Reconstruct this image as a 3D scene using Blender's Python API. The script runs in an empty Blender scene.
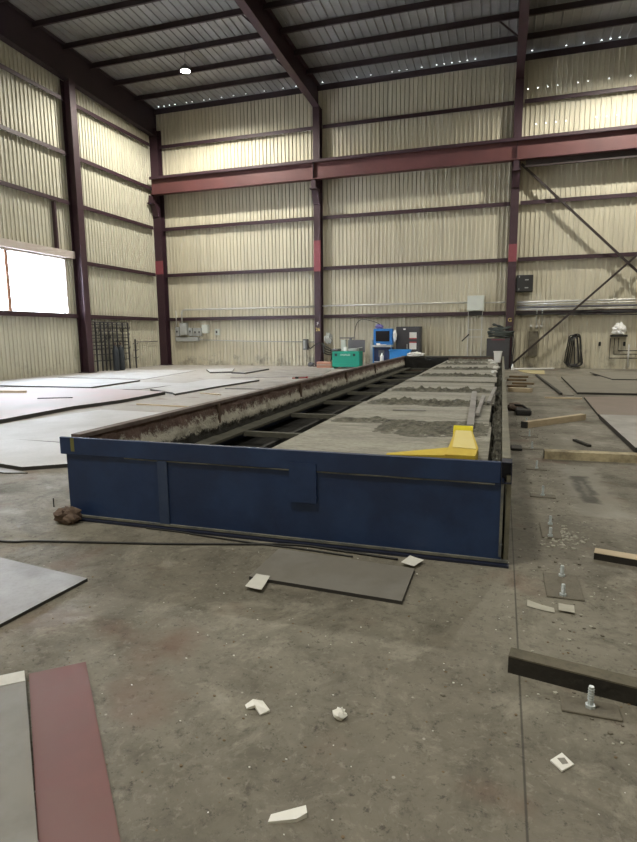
import bpy, math, random
from mathutils import Vector, Matrix, noise
random.seed(7)
S = bpy.context.scene
COL = S.collection
PI = math.pi

# ------------------------------------------------------------------ materials
def mat(name, col, rough=.7, metal=0.0, dirt=None, amt=.5, scale=3.0, stretch=(1, 1, 1), bump=0.0, bscale=30.0,
        fine=0.0, spec=.5, dirt2=None, amt2=.35, scale2=.6, rvar=0.0):
    m = bpy.data.materials.new(name); m.use_nodes = True
    nt = m.node_tree; N = nt.nodes; L = nt.links
    b = N['Principled BSDF']
    b.inputs['Roughness'].default_value = rough
    b.inputs['Metallic'].default_value = metal
    b.inputs['Specular IOR Level'].default_value = spec
    b.inputs['Base Color'].default_value = (*col, 1)
    if dirt is None and bump == 0: return m
    tc = N.new('ShaderNodeTexCoord'); mp = N.new('ShaderNodeMapping')
    mp.inputs['Scale'].default_value = stretch
    L.new(tc.outputs['Object'], mp.inputs['Vector'])
    cur = None
    def layer(prev, c, a, sc, lo, hi, det=6):
        n = N.new('ShaderNodeTexNoise'); n.inputs['Scale'].default_value = sc
        n.inputs['Detail'].default_value = det; n.inputs['Roughness'].default_value = .65
        L.new(mp.outputs[0], n.inputs['Vector'])
        r = N.new('ShaderNodeMapRange'); r.inputs['From Min'].default_value = lo; r.inputs['From Max'].default_value = hi
        r.inputs['To Max'].default_value = a
        L.new(n.outputs['Fac'], r.inputs['Value'])
        x = N.new('ShaderNodeMix'); x.data_type = 'RGBA'
        L.new(r.outputs[0], x.inputs[0])
        if prev is None: x.inputs[6].default_value = (*col, 1)
        else: L.new(prev, x.inputs[6])
        x.inputs[7].default_value = (*c, 1)
        return x.outputs[2], n
    if dirt is not None:
        cur, n1 = layer(cur, dirt, amt, scale, .4, .66)
        if rvar:
            rr = N.new('ShaderNodeMapRange'); rr.inputs['From Min'].default_value = .35; rr.inputs['From Max'].default_value = .7
            rr.inputs['To Min'].default_value = max(0, rough - rvar); rr.inputs['To Max'].default_value = min(1, rough + rvar)
            L.new(n1.outputs['Fac'], rr.inputs['Value']); L.new(rr.outputs[0], b.inputs['Roughness'])
    if dirt2 is not None: cur, _ = layer(cur, dirt2, amt2, scale2, .45, .6)
    if fine: cur, _ = layer(cur, tuple(c * .4 for c in col), fine, 38, .5, .62, 3)
    if cur is not None: L.new(cur, b.inputs['Base Color'])
    if bump:
        n = N.new('ShaderNodeTexNoise'); n.inputs['Scale'].default_value = bscale; n.inputs['Detail'].default_value = 6
        L.new(mp.outputs[0], n.inputs['Vector'])
        bp = N.new('ShaderNodeBump'); bp.inputs['Strength'].default_value = bump; bp.inputs['Distance'].default_value = .02
        L.new(n.outputs['Fac'], bp.inputs['Height']); L.new(bp.outputs[0], b.inputs['Normal'])
    return m

def emis(name, col, st):
    m = mat(name, (.8, .8, .8))
    b = m.node_tree.nodes['Principled BSDF']
    b.inputs['Emission Color'].default_value = (*col, 1); b.inputs['Emission Strength'].default_value = st
    return m

def floor_material():
    m = mat('concrete_floor', (.19, .174, .139), .75, dirt=(.10, .094, .076), amt=.8, scale=1.3, bump=.6, bscale=11,
            fine=0, dirt2=(.27, .255, .21), amt2=.75, scale2=.7, rvar=.2)
    nt = m.node_tree; N = nt.nodes; L = nt.links; b = N['Principled BSDF']
    src = b.inputs['Base Color'].links[0].from_socket
    tc = N.new('ShaderNodeTexCoord')
    # pale paint flecks and grit
    def flecks(src, sc, thr, col, a):
        v = N.new('ShaderNodeTexVoronoi'); v.inputs['Scale'].default_value = sc; v.inputs['Randomness'].default_value = 1
        L.new(tc.outputs['Object'], v.inputs['Vector'])
        r = N.new('ShaderNodeMapRange'); r.inputs['From Min'].default_value = thr; r.inputs['From Max'].default_value = thr * .6
        r.inputs['To Max'].default_value = a
        L.new(v.outputs['Distance'], r.inputs['Value'])
        # only some of the cells carry a fleck
        gt = N.new('ShaderNodeMath'); gt.operation = 'GREATER_THAN'; gt.inputs[1].default_value = .86
        sx = N.new('ShaderNodeSeparateColor'); L.new(v.outputs['Color'], sx.inputs[0]); L.new(sx.outputs[0], gt.inputs[0])
        mu = N.new('ShaderNodeMath'); mu.operation = 'MULTIPLY'; L.new(r.outputs[0], mu.inputs[0]); L.new(gt.outputs[0], mu.inputs[1])
        x = N.new('ShaderNodeMix'); x.data_type = 'RGBA'; L.new(mu.outputs[0], x.inputs[0]); L.new(src, x.inputs[6]); x.inputs[7].default_value = (*col, 1)
        return x.outputs[2]
    def cloud(src, sc, lo, hi, col, a, det=9, rough=.75, dist=.6):
        n = N.new('ShaderNodeTexNoise'); n.inputs['Scale'].default_value = sc; n.inputs['Detail'].default_value = det
        n.inputs['Roughness'].default_value = rough; n.inputs['Distortion'].default_value = dist
        L.new(tc.outputs['Object'], n.inputs['Vector'])
        r = N.new('ShaderNodeMapRange'); r.inputs['From Min'].default_value = lo; r.inputs['From Max'].default_value = hi; r.inputs['To Max'].default_value = a
        L.new(n.outputs['Fac'], r.inputs['Value'])
        x = N.new('ShaderNodeMix'); x.data_type = 'RGBA'; L.new(r.outputs[0], x.inputs[0]); L.new(src, x.inputs[6]); x.inputs[7].default_value = (*col, 1)
        return x.outputs[2]
    src = cloud(src, 3.0, .50, .70, (.070, .062, .048), .75)
    src = cloud(src, 8, .54, .65, (.055, .048, .037), .75, 12, .85, .2)
    src = cloud(src, 19, .57, .64, (.045, .04, .032), .75, 6, .8, .1)
    src = cloud(src, 2.3, .55, .68, (.38, .36, .30), .6)
    src = cloud(src, 26, .56, .70, (.30, .285, .24), .6, 4)
    src = flecks(src, 13, .10, (.46, .44, .40), .8)
    src = flecks(src, 31, .16, (.035, .032, .028), .6)
    # brightness of the window-lit floor on the sheet side, painted into its colour
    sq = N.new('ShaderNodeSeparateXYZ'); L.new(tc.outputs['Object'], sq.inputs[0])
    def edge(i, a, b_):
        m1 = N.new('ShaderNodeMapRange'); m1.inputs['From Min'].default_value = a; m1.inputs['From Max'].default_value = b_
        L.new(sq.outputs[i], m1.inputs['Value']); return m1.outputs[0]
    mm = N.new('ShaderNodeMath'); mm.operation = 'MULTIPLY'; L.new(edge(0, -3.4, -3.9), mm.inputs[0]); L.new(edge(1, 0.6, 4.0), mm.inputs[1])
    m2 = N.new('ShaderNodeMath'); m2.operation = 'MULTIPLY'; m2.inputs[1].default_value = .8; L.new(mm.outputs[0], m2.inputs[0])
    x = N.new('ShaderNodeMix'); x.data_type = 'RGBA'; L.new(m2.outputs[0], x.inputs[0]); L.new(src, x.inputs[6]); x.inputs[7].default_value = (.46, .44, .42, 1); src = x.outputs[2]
    # brownish red stains
    n = N.new('ShaderNodeTexNoise'); n.inputs['Scale'].default_value = 1.7; n.inputs['Detail'].default_value = 4
    L.new(tc.outputs['Object'], n.inputs['Vector'])
    r = N.new('ShaderNodeMapRange'); r.inputs['From Min'].default_value = .57; r.inputs['From Max'].default_value = .70; r.inputs['To Max'].default_value = .5
    L.new(n.outputs['Fac'], r.inputs['Value'])
    x = N.new('ShaderNodeMix'); x.data_type = 'RGBA'; L.new(r.outputs[0], x.inputs[0]); L.new(src, x.inputs[6]); x.inputs[7].default_value = (.16, .085, .06, 1)
    src = x.outputs[2]
    # scorched rectangle and scuffed pale strip on the anchor bolt side
    def rect(src, x0, x1, y0, y1, col, a, soft, hollow=0):
        nn = N.new('ShaderNodeTexNoise'); nn.inputs['Scale'].default_value = 7; nn.inputs['Detail'].default_value = 6
        L.new(tc.outputs['Object'], nn.inputs['Vector'])
        def tri(i, a0, a1):
            q = N.new('ShaderNodeMath'); q.operation = 'SUBTRACT'; q.inputs[1].default_value = (a0 + a1) / 2; L.new(sq.outputs[i], q.inputs[0])
            w_ = N.new('ShaderNodeMath'); w_.operation = 'ABSOLUTE'; L.new(q.outputs[0], w_.inputs[0])
            d = N.new('ShaderNodeMath'); d.operation = 'SUBTRACT'; d.inputs[0].default_value = (a1 - a0) / 2; L.new(w_.outputs[0], d.inputs[1]); return d.outputs[0]
        mn = N.new('ShaderNodeMath'); mn.operation = 'MINIMUM'; L.new(tri(0, x0, x1), mn.inputs[0]); L.new(tri(1, y0, y1), mn.inputs[1])
        ad = N.new('ShaderNodeMath'); ad.operation = 'MULTIPLY_ADD'; L.new(nn.outputs['Fac'], ad.inputs[0]); ad.inputs[1].default_value = soft * 3; ad.inputs[2].default_value = -soft * 1.5
        sm = N.new('ShaderNodeMath'); sm.operation = 'ADD'; L.new(mn.outputs[0], sm.inputs[0]); L.new(ad.outputs[0], sm.inputs[1])
        rr = N.new('ShaderNodeMapRange'); rr.inputs['From Min'].default_value = 0; rr.inputs['From Max'].default_value = soft; rr.inputs['To Max'].default_value = a
        L.new(sm.outputs[0], rr.inputs['Value'])
        x = N.new('ShaderNodeMix'); x.data_type = 'RGBA'; L.new(rr.outputs[0], x.inputs[0]); L.new(src, x.inputs[6]); x.inputs[7].default_value = (*col, 1); return x.outputs[2]
    src = rect(src, .52, 1.0, 1.2, 3.2, (.25, .24, .205), .75, .10)
    src = rect(src, .50, .95, 3.8, 5.4, (.25, .235, .195), .6, .10)
    src = rect(src, .62, .82, 1.6, 2.65, (.045, .043, .037), .8, .05)
    src = rect(src, .69, .76, 1.85, 2.45, (.17, .16, .135), .8, .03)
    # saw-cut joint that runs beside the table, x = 0.035 and y < 0
    sp = N.new('ShaderNodeSeparateXYZ'); L.new(tc.outputs['Object'], sp.inputs[0])
    a = N.new('ShaderNodeMath'); a.operation = 'SUBTRACT'; a.inputs[1].default_value = .037; L.new(sp.outputs[0], a.inputs[0])
    c = N.new('ShaderNodeMath'); c.operation = 'ABSOLUTE'; L.new(a.outputs[0], c.inputs[0])
    r2 = N.new('ShaderNodeMapRange'); r2.inputs['From Min'].default_value = .006; r2.inputs['From Max'].default_value = .002; r2.inputs['To Max'].default_value = .75
    L.new(c.outputs[0], r2.inputs['Value'])
    x = N.new('ShaderNodeMix'); x.data_type = 'RGBA'; L.new(r2.outputs[0], x.inputs[0]); L.new(src, x.inputs[6]); x.inputs[7].default_value = (.03, .028, .024, 1)
    L.new(x.outputs[2], b.inputs['Base Color'])
    return m

def crust_material():
    """rusty plate with pale slag splatter on its lower two thirds and near black at the foot"""
    m = mat('rust_and_slag', (.115, .07, .06), .85, dirt=(.20, .135, .12), amt=.7, scale=5, bump=.8, bscale=28)
    nt = m.node_tree; N = nt.nodes; L = nt.links; b = N['Principled BSDF']
    src = b.inputs['Base Color'].links[0].from_socket
    tc = N.new('ShaderNodeTexCoord'); sp = N.new('ShaderNodeSeparateXYZ'); L.new(tc.outputs['Object'], sp.inputs[0])
    n = N.new('ShaderNodeTexNoise'); n.inputs['Scale'].default_value = 7; n.inputs['Detail'].default_value = 12; n.inputs['Roughness'].default_value = .92
    L.new(tc.outputs['Object'], n.inputs['Vector'])
    def band(z0, z1, k):
        r = N.new('ShaderNodeMapRange'); r.inputs['From Min'].default_value = z0; r.inputs['From Max'].default_value = z1
        L.new(sp.outputs[2], r.inputs['Value'])
        a = N.new('ShaderNodeMath'); a.operation = 'MULTIPLY_ADD'; L.new(r.outputs[0], a.inputs[0]); a.inputs[1].default_value = .30; L.new(n.outputs['Fac'], a.inputs[2])
        q = N.new('ShaderNodeMapRange'); q.inputs['From Min'].default_value = k; q.inputs['From Max'].default_value = k + .05
        L.new(a.outputs[0], q.inputs['Value']); return q.outputs[0]
    for fac, col in ((band(.66, .42, .655), (.62, .60, .53)), (band(.47, .31, .64), (.022, .021, .018))):
        x = N.new('ShaderNodeMix'); x.data_type = 'RGBA'; L.new(fac, x.inputs[0]); L.new(src, x.inputs[6]); x.inputs[7].default_value = (*col, 1)
        src = x.outputs[2]
    L.new(src, b.inputs['Base Color'])
    return m

def cladding_material(name, base, dirt, grime=.8):
    st = (2.2, 2.2, .12)
    m = mat(name, base, .6, dirt=dirt, amt=.4, scale=1.6, stretch=st, dirt2=tuple(c * 1.12 for c in base), amt2=.5, scale2=3.1)
    nt = m.node_tree; N = nt.nodes; L = nt.links; b = N['Principled BSDF']
    src = b.inputs['Base Color'].links[0].from_socket
    # scuffs and black grime near the floor
    tc = N.new('ShaderNodeTexCoord'); sp = N.new('ShaderNodeSeparateXYZ'); L.new(tc.outputs['Object'], sp.inputs[0])
    n = N.new('ShaderNodeTexNoise'); n.inputs['Scale'].default_value = 1.5; n.inputs['Detail'].default_value = 7; n.inputs['Roughness'].default_value = .7
    L.new(tc.outputs['Object'], n.inputs['Vector'])
    r = N.new('ShaderNodeMapRange'); r.inputs['From Min'].default_value = 1.6; r.inputs['From Max'].default_value = .1
    L.new(sp.outputs[2], r.inputs['Value'])
    a = N.new('ShaderNodeMath'); a.operation = 'MULTIPLY_ADD'; a.inputs[1].default_value = .24; L.new(r.outputs[0], a.inputs[0]); L.new(n.outputs['Fac'], a.inputs[2])
    q = N.new('ShaderNodeMapRange'); q.inputs['From Min'].default_value = .70; q.inputs['From Max'].default_value = .92; q.inputs['To Max'].default_value = grime
    L.new(a.outputs[0], q.inputs['Value'])
    x = N.new('ShaderNodeMix'); x.data_type = 'RGBA'; L.new(q.outputs[0], x.inputs[0]); L.new(src, x.inputs[6]); x.inputs[7].default_value = (.07, .065, .055, 1)
    L.new(x.outputs[2], b.inputs['Base Color'])
    return m

M = {}
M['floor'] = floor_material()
M['clad'] = cladding_material('cream_cladding', (.555, .52, .41), (.31, .288, .23))
M['clad_l'] = cladding_material('cream_cladding_end', (.53, .51, .42), (.37, .355, .30), .4)
M['roof'] = mat('roof_sheet', (.27, .27, .265), .5, dirt=(.18, .175, .17), amt=.6, scale=1.2)
M['maroon'] = mat('maroon_paint', (.042, .017, .026), .55, dirt=(.028, .013, .021), amt=.6, scale=2.5)
M['maroon_b'] = mat('maroon_beam_paint', (.115, .040, .040), .55, dirt=(.075, .030, .033), amt=.6, scale=1.2)
M['primer'] = mat('red_primer_patch', (.22, .05, .066), .6, dirt=(.16, .04, .05), amt=.4)
M['dark'] = mat('dark_purlin_paint', (.032, .018, .024), .6, dirt=(.022, .014, .018), amt=.5)
M['darkrod'] = mat('dark_rod', (.028, .018, .018), .5)
M['blue'] = mat('blue_table_paint', (.013, .034, .108), .45, dirt=(.009, .021, .066), amt=.7, scale=1.6, dirt2=(.019, .050, .145), amt2=.5, scale2=2.6, bump=.05)
M['bluedark'] = mat('blue_black_and_shade', (.010, .014, .035), .5)  # also the shadow gap under the front panel, put into the colour
M['weld'] = mat('worn_steel_edge', (.20, .20, .17), .55, dirt=(.07, .08, .10), amt=.8, scale=9)
M['rail'] = mat('bare_rail', (.19, .18, .135), .6, dirt=(.10, .10, .08), amt=.7, scale=6, fine=.3)
M['crust'] = crust_material()
M['rimtop'] = mat('rusty_rim', (.17, .135, .125), .7, dirt=(.08, .05, .045), amt=.7, scale=5)
M['pit_shade'] = mat('pit_shade_black', (.012, .012, .011), .75, dirt=(.022, .021, .018), amt=.5, scale=4, bump=.6, bscale=14)  # shade inside the pit, painted as a near black colour
M['ledge'] = mat('dusty_steel', (.10, .098, .078), .75, dirt=(.05, .05, .042), amt=.8, scale=5, bump=.2)
M['deck'] = mat('dusty_deck_plate', (.36, .35, .30), .75, stretch=(.45, 1.7, 1), dirt=(.11, .108, .09), amt=.95, scale=3.0, bump=.7, bscale=25, fine=.6, dirt2=(.46, .45, .39), amt2=.6, scale2=1.6)
M['slag'] = mat('grey_slag', (.19, .185, .15), .9, dirt=(.055, .053, .046), amt=.9, scale=9, bump=1, bscale=40, fine=.5)
M['plate'] = mat('mill_plate', (.36, .35, .345), .5, .15, dirt=(.20, .19, .18), amt=.6, scale=1.4, rvar=.12, fine=.15)
M['plate_pale'] = mat('pale_plate', (.55, .55, .56), .6, .0, dirt=(.46, .46, .465), amt=.6, scale=1.0, rvar=.12, fine=.12)
M['plate_pink'] = mat('pink_stained_plate', (.56, .46, .48), .6, .0, dirt=(.53, .53, .545), amt=.8, scale=.5, rvar=.1)
M['plate_dusty'] = mat('dusty_plate', (.225, .21, .175), .6, .1, dirt=(.15, .14, .12), amt=.6, scale=1.6, fine=.2)
M['plate_grey'] = mat('grey_plate', (.235, .222, .195), .5, .15, dirt=(.165, .158, .138), amt=.6, scale=2, dirt2=(.30, .29, .27), amt2=.5, scale2=1.6)
M['plate_red'] = mat('red_primed_plate', (.185, .085, .08), .6, .0, dirt=(.14, .07, .065), amt=.6, scale=4, dirt2=(.20, .11, .10), amt2=.5, scale2=2)
M['plate_brown'] = mat('brown_plate', (.24, .19, .165), .6, .1, dirt=(.19, .16, .13), amt=.6, scale=2)
M['plateedge'] = mat('dark_plate_edge', (.035, .033, .033), .6)  # shade on the side faces of the plates is painted into this colour
M['tape'] = mat('white_band', (.62, .62, .58), .6, dirt=(.45, .44, .41), amt=.5, scale=8)
M['yellow'] = mat('yellow_foam', (.62, .47, .05), .6, dirt=(.52, .36, .05), amt=.6, scale=6)
M['yellow_pale'] = mat('pale_yellow_foam', (.72, .62, .26), .7, dirt=(.68, .56, .18), amt=.5, scale=5)  # paler yellow, used on the top face only
M['yellow_bright'] = mat('bright_yellow_cap', (.68, .58, .01), .5)
M['rust'] = mat('brown_rust', (.11, .075, .058), .85, dirt=(.18, .13, .10), amt=.6, scale=6)
M['paper'] = mat('paper', (.70, .70, .66), .8, dirt=(.60, .60, .56), amt=.5, scale=14)
M['card'] = mat('kraft_card', (.50, .49, .43), .8, dirt=(.36, .35, .30), amt=.6, scale=10)
M['foam'] = mat('white_foam', (.84, .84, .81), .8, dirt=(.72, .71, .68), amt=.5, scale=16)
M['wood'] = mat('pine_wood', (.60, .50, .36), .75, dirt=(.42, .34, .23), amt=.6, scale=4, stretch=(1, 1, 6))
M['wood_pale'] = mat('weathered_timber', (.52, .45, .30), .8, dirt=(.15, .125, .085), amt=.85, scale=5)
M['wood_old'] = mat('dirty_wood', (.22, .155, .09), .85, dirt=(.12, .09, .06), amt=.7, scale=6)
M['timber_black'] = mat('dark_shaded_timber', (.022, .020, .018), .85, dirt=(.04, .036, .03), amt=.5, scale=6, bump=.3)  # shade on the front of the near timber is painted in as black
M['timber_top'] = mat('lit_timber_top', (.15, .135, .10), .85, dirt=(.07, .065, .05), amt=.7, scale=5, fine=.3)  # lighter than the sides: light from above painted into the top
M['bolt'] = mat('zinc_bolt', (.56, .62, .66), .4, .2, dirt=(.46, .50, .52), amt=.5, scale=20)
M['mudplate'] = mat('dirty_base_plate', (.15, .137, .11), .75, dirt=(.22, .20, .16), amt=.6, scale=9, fine=.3)
M['cable'] = mat('black_rubber', (.016, .016, .016), .55)
M['hose'] = mat('dark_green_hose', (.035, .046, .045), .5, dirt=(.06, .07, .07), amt=.5, scale=8)
M['galv'] = mat('galvanised_pipe', (.62, .62, .60), .35, .55, dirt=(.48, .48, .47), amt=.5, scale=6)
M['greybox'] = mat('grey_enclosure', (.40, .42, .42), .5, dirt=(.33, .34, .34), amt=.4, scale=6)
M['palebox'] = mat('pale_enclosure', (.58, .62, .58), .5, dirt=(.50, .53, .50), amt=.4, scale=4)
M['white'] = mat('white_plastic', (.88, .88, .87), .5)
M['black'] = mat('black_plastic', (.015, .015, .017), .5)
M['charcoal'] = mat('charcoal_cabinet', (.050, .050, .058), .5, dirt=(.035, .035, .04), amt=.5, scale=3)
M['slate'] = mat('slate_grey_metal', (.12, .12, .135), .5, dirt=(.09, .09, .10), amt=.5, scale=4)
M['cabblue'] = mat('bright_blue_plastic', (.020, .17, .50), .4)
M['navy'] = mat('navy_panel', (.012, .025, .085), .5)
M['screen'] = mat('dark_screen', (.012, .012, .018), .15)
M['green'] = mat('teal_green_paint', (.008, .30, .21), .45, dirt=(.008, .25, .18), amt=.5, scale=4)
M['salmon'] = mat('salmon_card', (.52, .27, .20), .8)
M['red'] = mat('red_paint', (.36, .05, .06), .5)
M['mark_yellow'] = mat('yellow_marker', (.75, .62, .18), .7)
M['bluebin'] = mat('blue_tarp', (.02, .22, .60), .5)
M['rackdark'] = mat('dark_rack_steel', (.045, .045, .052), .55)
M['cyl'] = mat('blue_grey_cylinder', (.03, .038, .05), .5)
M['lens'] = emis('lamp_lens', (1, .98, .86), 60)
M['glass'] = mat('window_glass', (1, 1, 1), .02)
_g = M['glass'].node_tree.nodes['Principled BSDF']; _g.inputs['Transmission Weight'].default_value = 1; _g.inputs['IOR'].default_value = 1.02
M['frame_w'] = mat('pale_window_flashing', (.55, .50, .46), .5, dirt=(.45, .36, .33), amt=.5, scale=4)
M['mullion'] = mat('rusty_mullion', (.36, .20, .14), .6)

# ------------------------------------------------------------------ mesh helpers
class MB:
    def __init__(s): s.v = []; s.f = []; s.mi = []; s.cur = 0
    def add(s, vs, fs):
        o = len(s.v); s.v += [tuple(v) for v in vs]
        for f in fs: s.f.append(tuple(i + o for i in f)); s.mi.append(s.cur)
        return s
    def m(s, i): s.cur = i; return s
    def box(s, x0, x1, y0, y1, z0, z1, M4=None):
        vs = [Vector((x, y, z)) for z in (z0, z1) for y in (y0, y1) for x in (x0, x1)]
        if M4 is not None: vs = [M4 @ v for v in vs]
        return s.add(vs, [(0, 2, 3, 1), (4, 5, 7, 6), (0, 1, 5, 4), (2, 6, 7, 3), (0, 4, 6, 2), (1, 3, 7, 5)])
    def cbox(s, x0, x1, y0, y1, z0, z1, c=.01, M4=None):
        """box with chamfered edges"""
        X = (x0, x0 + c, x1 - c, x1); Y = (y0, y0 + c, y1 - c, y1); Z = (z0, z0 + c, z1 - c, z1)
        pts = {}; vs = []
        def p(i, j, k):
            key = (i, j, k)
            if key not in pts: pts[key] = len(vs); vs.append(Vector((X[i], Y[j], Z[k])))
            return pts[key]
        fs = []
        for k, fl in ((0, 1), (3, 0)):
            q = [p(1, 1, k), p(2, 1, k), p(2, 2, k), p(1, 2, k)]; fs.append(q[::-1] if fl else q)
        for j, fl in ((0, 0), (3, 1)):
            q = [p(1, j, 1), p(2, j, 1), p(2, j, 2), p(1, j, 2)]; fs.append(q[::-1] if fl else q)
        for i, fl in ((0, 1), (3, 0)):
            q = [p(i, 1, 1), p(i, 2, 1), p(i, 2, 2), p(i, 1, 2)]; fs.append(q[::-1] if fl else q)
        for a in (0, 3):
            ia = 1 if a == 0 else 2
            for b in (0, 3):
                ib = 1 if b == 0 else 2
                fs.append([p(1, a, ib), p(2, a, ib), p(2, ia, b), p(1, ia, b)])
                fs.append([p(a, 1, ib), p(a, 2, ib), p(ia, 2, b), p(ia, 1, b)])
                fs.append([p(a, ib, 1), p(a, ib, 2), p(ia, b, 2), p(ia, b, 1)])
                for c3 in (0, 3):
                    ic = 1 if c3 == 0 else 2
                    fs.append([p(a, ib, ic), p(ia, b, ic), p(ia, ib, c3)])
        if M4 is not None: vs = [M4 @ v for v in vs]
        return s.add(vs, fs)
    def prism(s, pts, z0, z1):
        n = len(pts); vs = [(x, y, z0) for x, y in pts] + [(x, y, z1) for x, y in pts]
        return s.add(vs, [tuple(range(n))[::-1], tuple(range(n, 2 * n))] + [(i, (i + 1) % n, n + (i + 1) % n, n + i) for i in range(n)])
    def loft(s, ra, rb):
        n = len(ra)
        return s.add(list(ra) + list(rb), [tuple(range(n))[::-1], tuple(range(n, 2 * n))] + [(i, (i + 1) % n, n + (i + 1) % n, n + i) for i in range(n)])
    def bar(s, a, b, w, h, up=(0, 0, 1)):
        a = Vector(a); b = Vector(b); d = (b - a).normalized(); u = Vector(up)
        sd = d.cross(u)
        if sd.length < 1e-4: sd = d.cross(Vector((1, 0, 0)))
        sd.normalize(); u = sd.cross(d)
        r = [sd * (w / 2) * i + u * (h / 2) * j for i, j in ((-1, -1), (1, -1), (1, 1), (-1, 1))]
        return s.loft([a + q for q in r], [b + q for q in r])
    def tube(s, pts, r, n=8, closed=False, cap=True):
        pts = [Vector(p) for p in pts]; k = len(pts); rings = []
        pu = None
        for i, p in enumerate(pts):
            if closed: d = pts[(i + 1) % k] - pts[i - 1]
            else: d = pts[min(i + 1, k - 1)] - pts[max(i - 1, 0)]
            d.normalize()
            if pu is None:
                u = d.cross(Vector((0, 0, 1)))
                if u.length < .1: u = d.cross(Vector((1, 0, 0)))
            else: u = pu - d * pu.dot(d)
            u.normalize(); pu = u; w = d.cross(u)
            rr = r[i] if isinstance(r, (list, tuple)) else r
            rings.append([p + (u * math.cos(2 * PI * j / n) + w * math.sin(2 * PI * j / n)) * rr for j in range(n)])
        vs = [q for R in rings for q in R]; fs = []
        for i in range(k if closed else k - 1):
            a = i * n; b = ((i + 1) % k) * n
            for j in range(n): fs.append((a + j, a + (j + 1) % n, b + (j + 1) % n, b + j))
        if cap and not closed: fs += [tuple(range(n))[::-1], tuple(range((k - 1) * n, k * n))]
        return s.add(vs, fs)
    def cyl(s, a, b, r, n=16): return s.tube([a, b], r, n)
    def lathe(s, c, prof, n=20):
        c = Vector(c); vs = []; fs = []
        for r, z in prof:
            for j in range(n): vs.append(c + Vector((r * math.cos(2 * PI * j / n), r * math.sin(2 * PI * j / n), z)))
        for i in range(len(prof) - 1):
            for j in range(n): fs.append((i * n + j, i * n + (j + 1) % n, (i + 1) * n + (j + 1) % n, (i + 1) * n + j))
        fs += [tuple(range(n))[::-1], tuple(range((len(prof) - 1) * n, len(prof) * n))]
        return s.add(vs, fs)
    def lump(s, c, rx, ry, rz, amp=.3, freq=4, seed=0, nu=18, nv=10, flat=True):
        c = Vector(c); vs = []; fs = []
        for i in range(nv + 1):
            th = PI * i / nv
            for j in range(nu):
                ph = 2 * PI * j / nu
                d = Vector((math.sin(th) * math.cos(ph), math.sin(th) * math.sin(ph), math.cos(th)))
                k = 1 + amp * noise.noise(d * freq * .5 + Vector((seed * 7.3, seed, 0))) + amp * .5 * noise.noise(d * freq + Vector((seed, 3, 1)))
                p = Vector((d.x * rx, d.y * ry, d.z * rz)) * k
                if flat: p.z = max(p.z, -rz * .9)
                vs.append(c + p)
        for i in range(nv):
            for j in range(nu): fs.append((i * nu + j, (i + 1) * nu + j, (i + 1) * nu + (j + 1) % nu, i * nu + (j + 1) % nu))
        return s.add(vs, fs)
    def build(s, name, mats, parent=None, loc=None, smooth=False):
        if not isinstance(mats, (list, tuple)): mats = [mats]
        base = Vector(loc) if loc is not None else (WORLD[parent.name] if parent is not None else Vector((0, 0, 0)))
        me = bpy.data.meshes.new(name)
        me.from_pydata([tuple(Vector(v) - base) for v in s.v], [], s.f)
        for mm in mats: me.materials.append(mm)
        for p, i in zip(me.polygons, s.mi):
            p.material_index = i; p.use_smooth = smooth
        import bmesh
        bm = bmesh.new(); bm.from_mesh(me); bmesh.ops.recalc_face_normals(bm, faces=bm.faces); bm.to_mesh(me); bm.free()
        me.update()
        o = bpy.data.objects.new(name, me); COL.objects.link(o)
        if parent is not None:
            o.parent = parent; o.location = base - WORLD[parent.name]
        else: o.location = base
        WORLD[o.name] = base
        return o
WORLD = {}
def mid(s):
    xs = [v[0] for v in s.v]; ys = [v[1] for v in s.v]; zs = [v[2] for v in s.v]
    return ((min(xs) + max(xs)) / 2, (min(ys) + max(ys)) / 2, min(zs))
def tag(o, label=None, cat=None, group=None, kind=None):
    if label: o['label'] = label
    if cat: o['category'] = cat
    if group: o['group'] = group
    if kind: o['kind'] = kind
    return o
def thing(name, loc, label, cat, group=None):
    o = bpy.data.objects.new(name, None); COL.objects.link(o); o.location = loc; o.empty_display_size = .2
    WORLD[o.name] = Vector(loc)
    return tag(o, label, cat, group)
def single(mb, name, m, label, cat, group=None, kind=None, smooth=False):
    return tag(mb.build(name, m, loc=mid(mb), smooth=smooth), label, cat, group, kind)
def struct(mb, name, m, label=None, loc=None):
    o = mb.build(name, m, loc=loc or (0, 0, 0)); o['kind'] = 'structure'
    if label: o['label'] = label
    return o
def text_mesh(txt, size, m, name, parent, M4, depth=.002):
    cu = bpy.data.curves.new('txt', 'FONT'); cu.body = txt; cu.size = size; cu.extrude = depth; cu.align_x = 'CENTER'; cu.align_y = 'CENTER'
    t = bpy.data.objects.new('txt', cu); COL.objects.link(t)
    dg = bpy.context.evaluated_depsgraph_get(); me = bpy.data.meshes.new_from_object(t.evaluated_get(dg))
    bpy.data.objects.remove(t); bpy.data.curves.remove(cu)
    base = WORLD[parent.name]
    me.transform(Matrix.Translation(-base) @ M4); me.materials.clear(); me.materials.append(m)
    o = bpy.data.objects.new(name, me); COL.objects.link(o); o.parent = parent; WORLD[o.name] = base
    return o
FACE = Matrix.Rotation(PI / 2, 4, 'X')      # lettering that stands upright and faces -Y

# ------------------------------------------------------------------ building: dimensions (metres)
XL, XM, XR, XE = -16.6, -8.27, .19, 8.7     # column lines of the back wall
YB = 22.1                                   # back wall sheeting
XW = -16.85                                 # end wall sheeting
YF, XF = -12.0, 17.2                        # the hall goes on behind and beside the camera
COLY = [15.93, 9.8, 3.7, -2.4]              # column lines of the end wall
GZ = [2.32, 4.50, 6.74, 8.60, 10.61]
def deck_z(y): return 12.33 + .05 * (22 - y)

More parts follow.
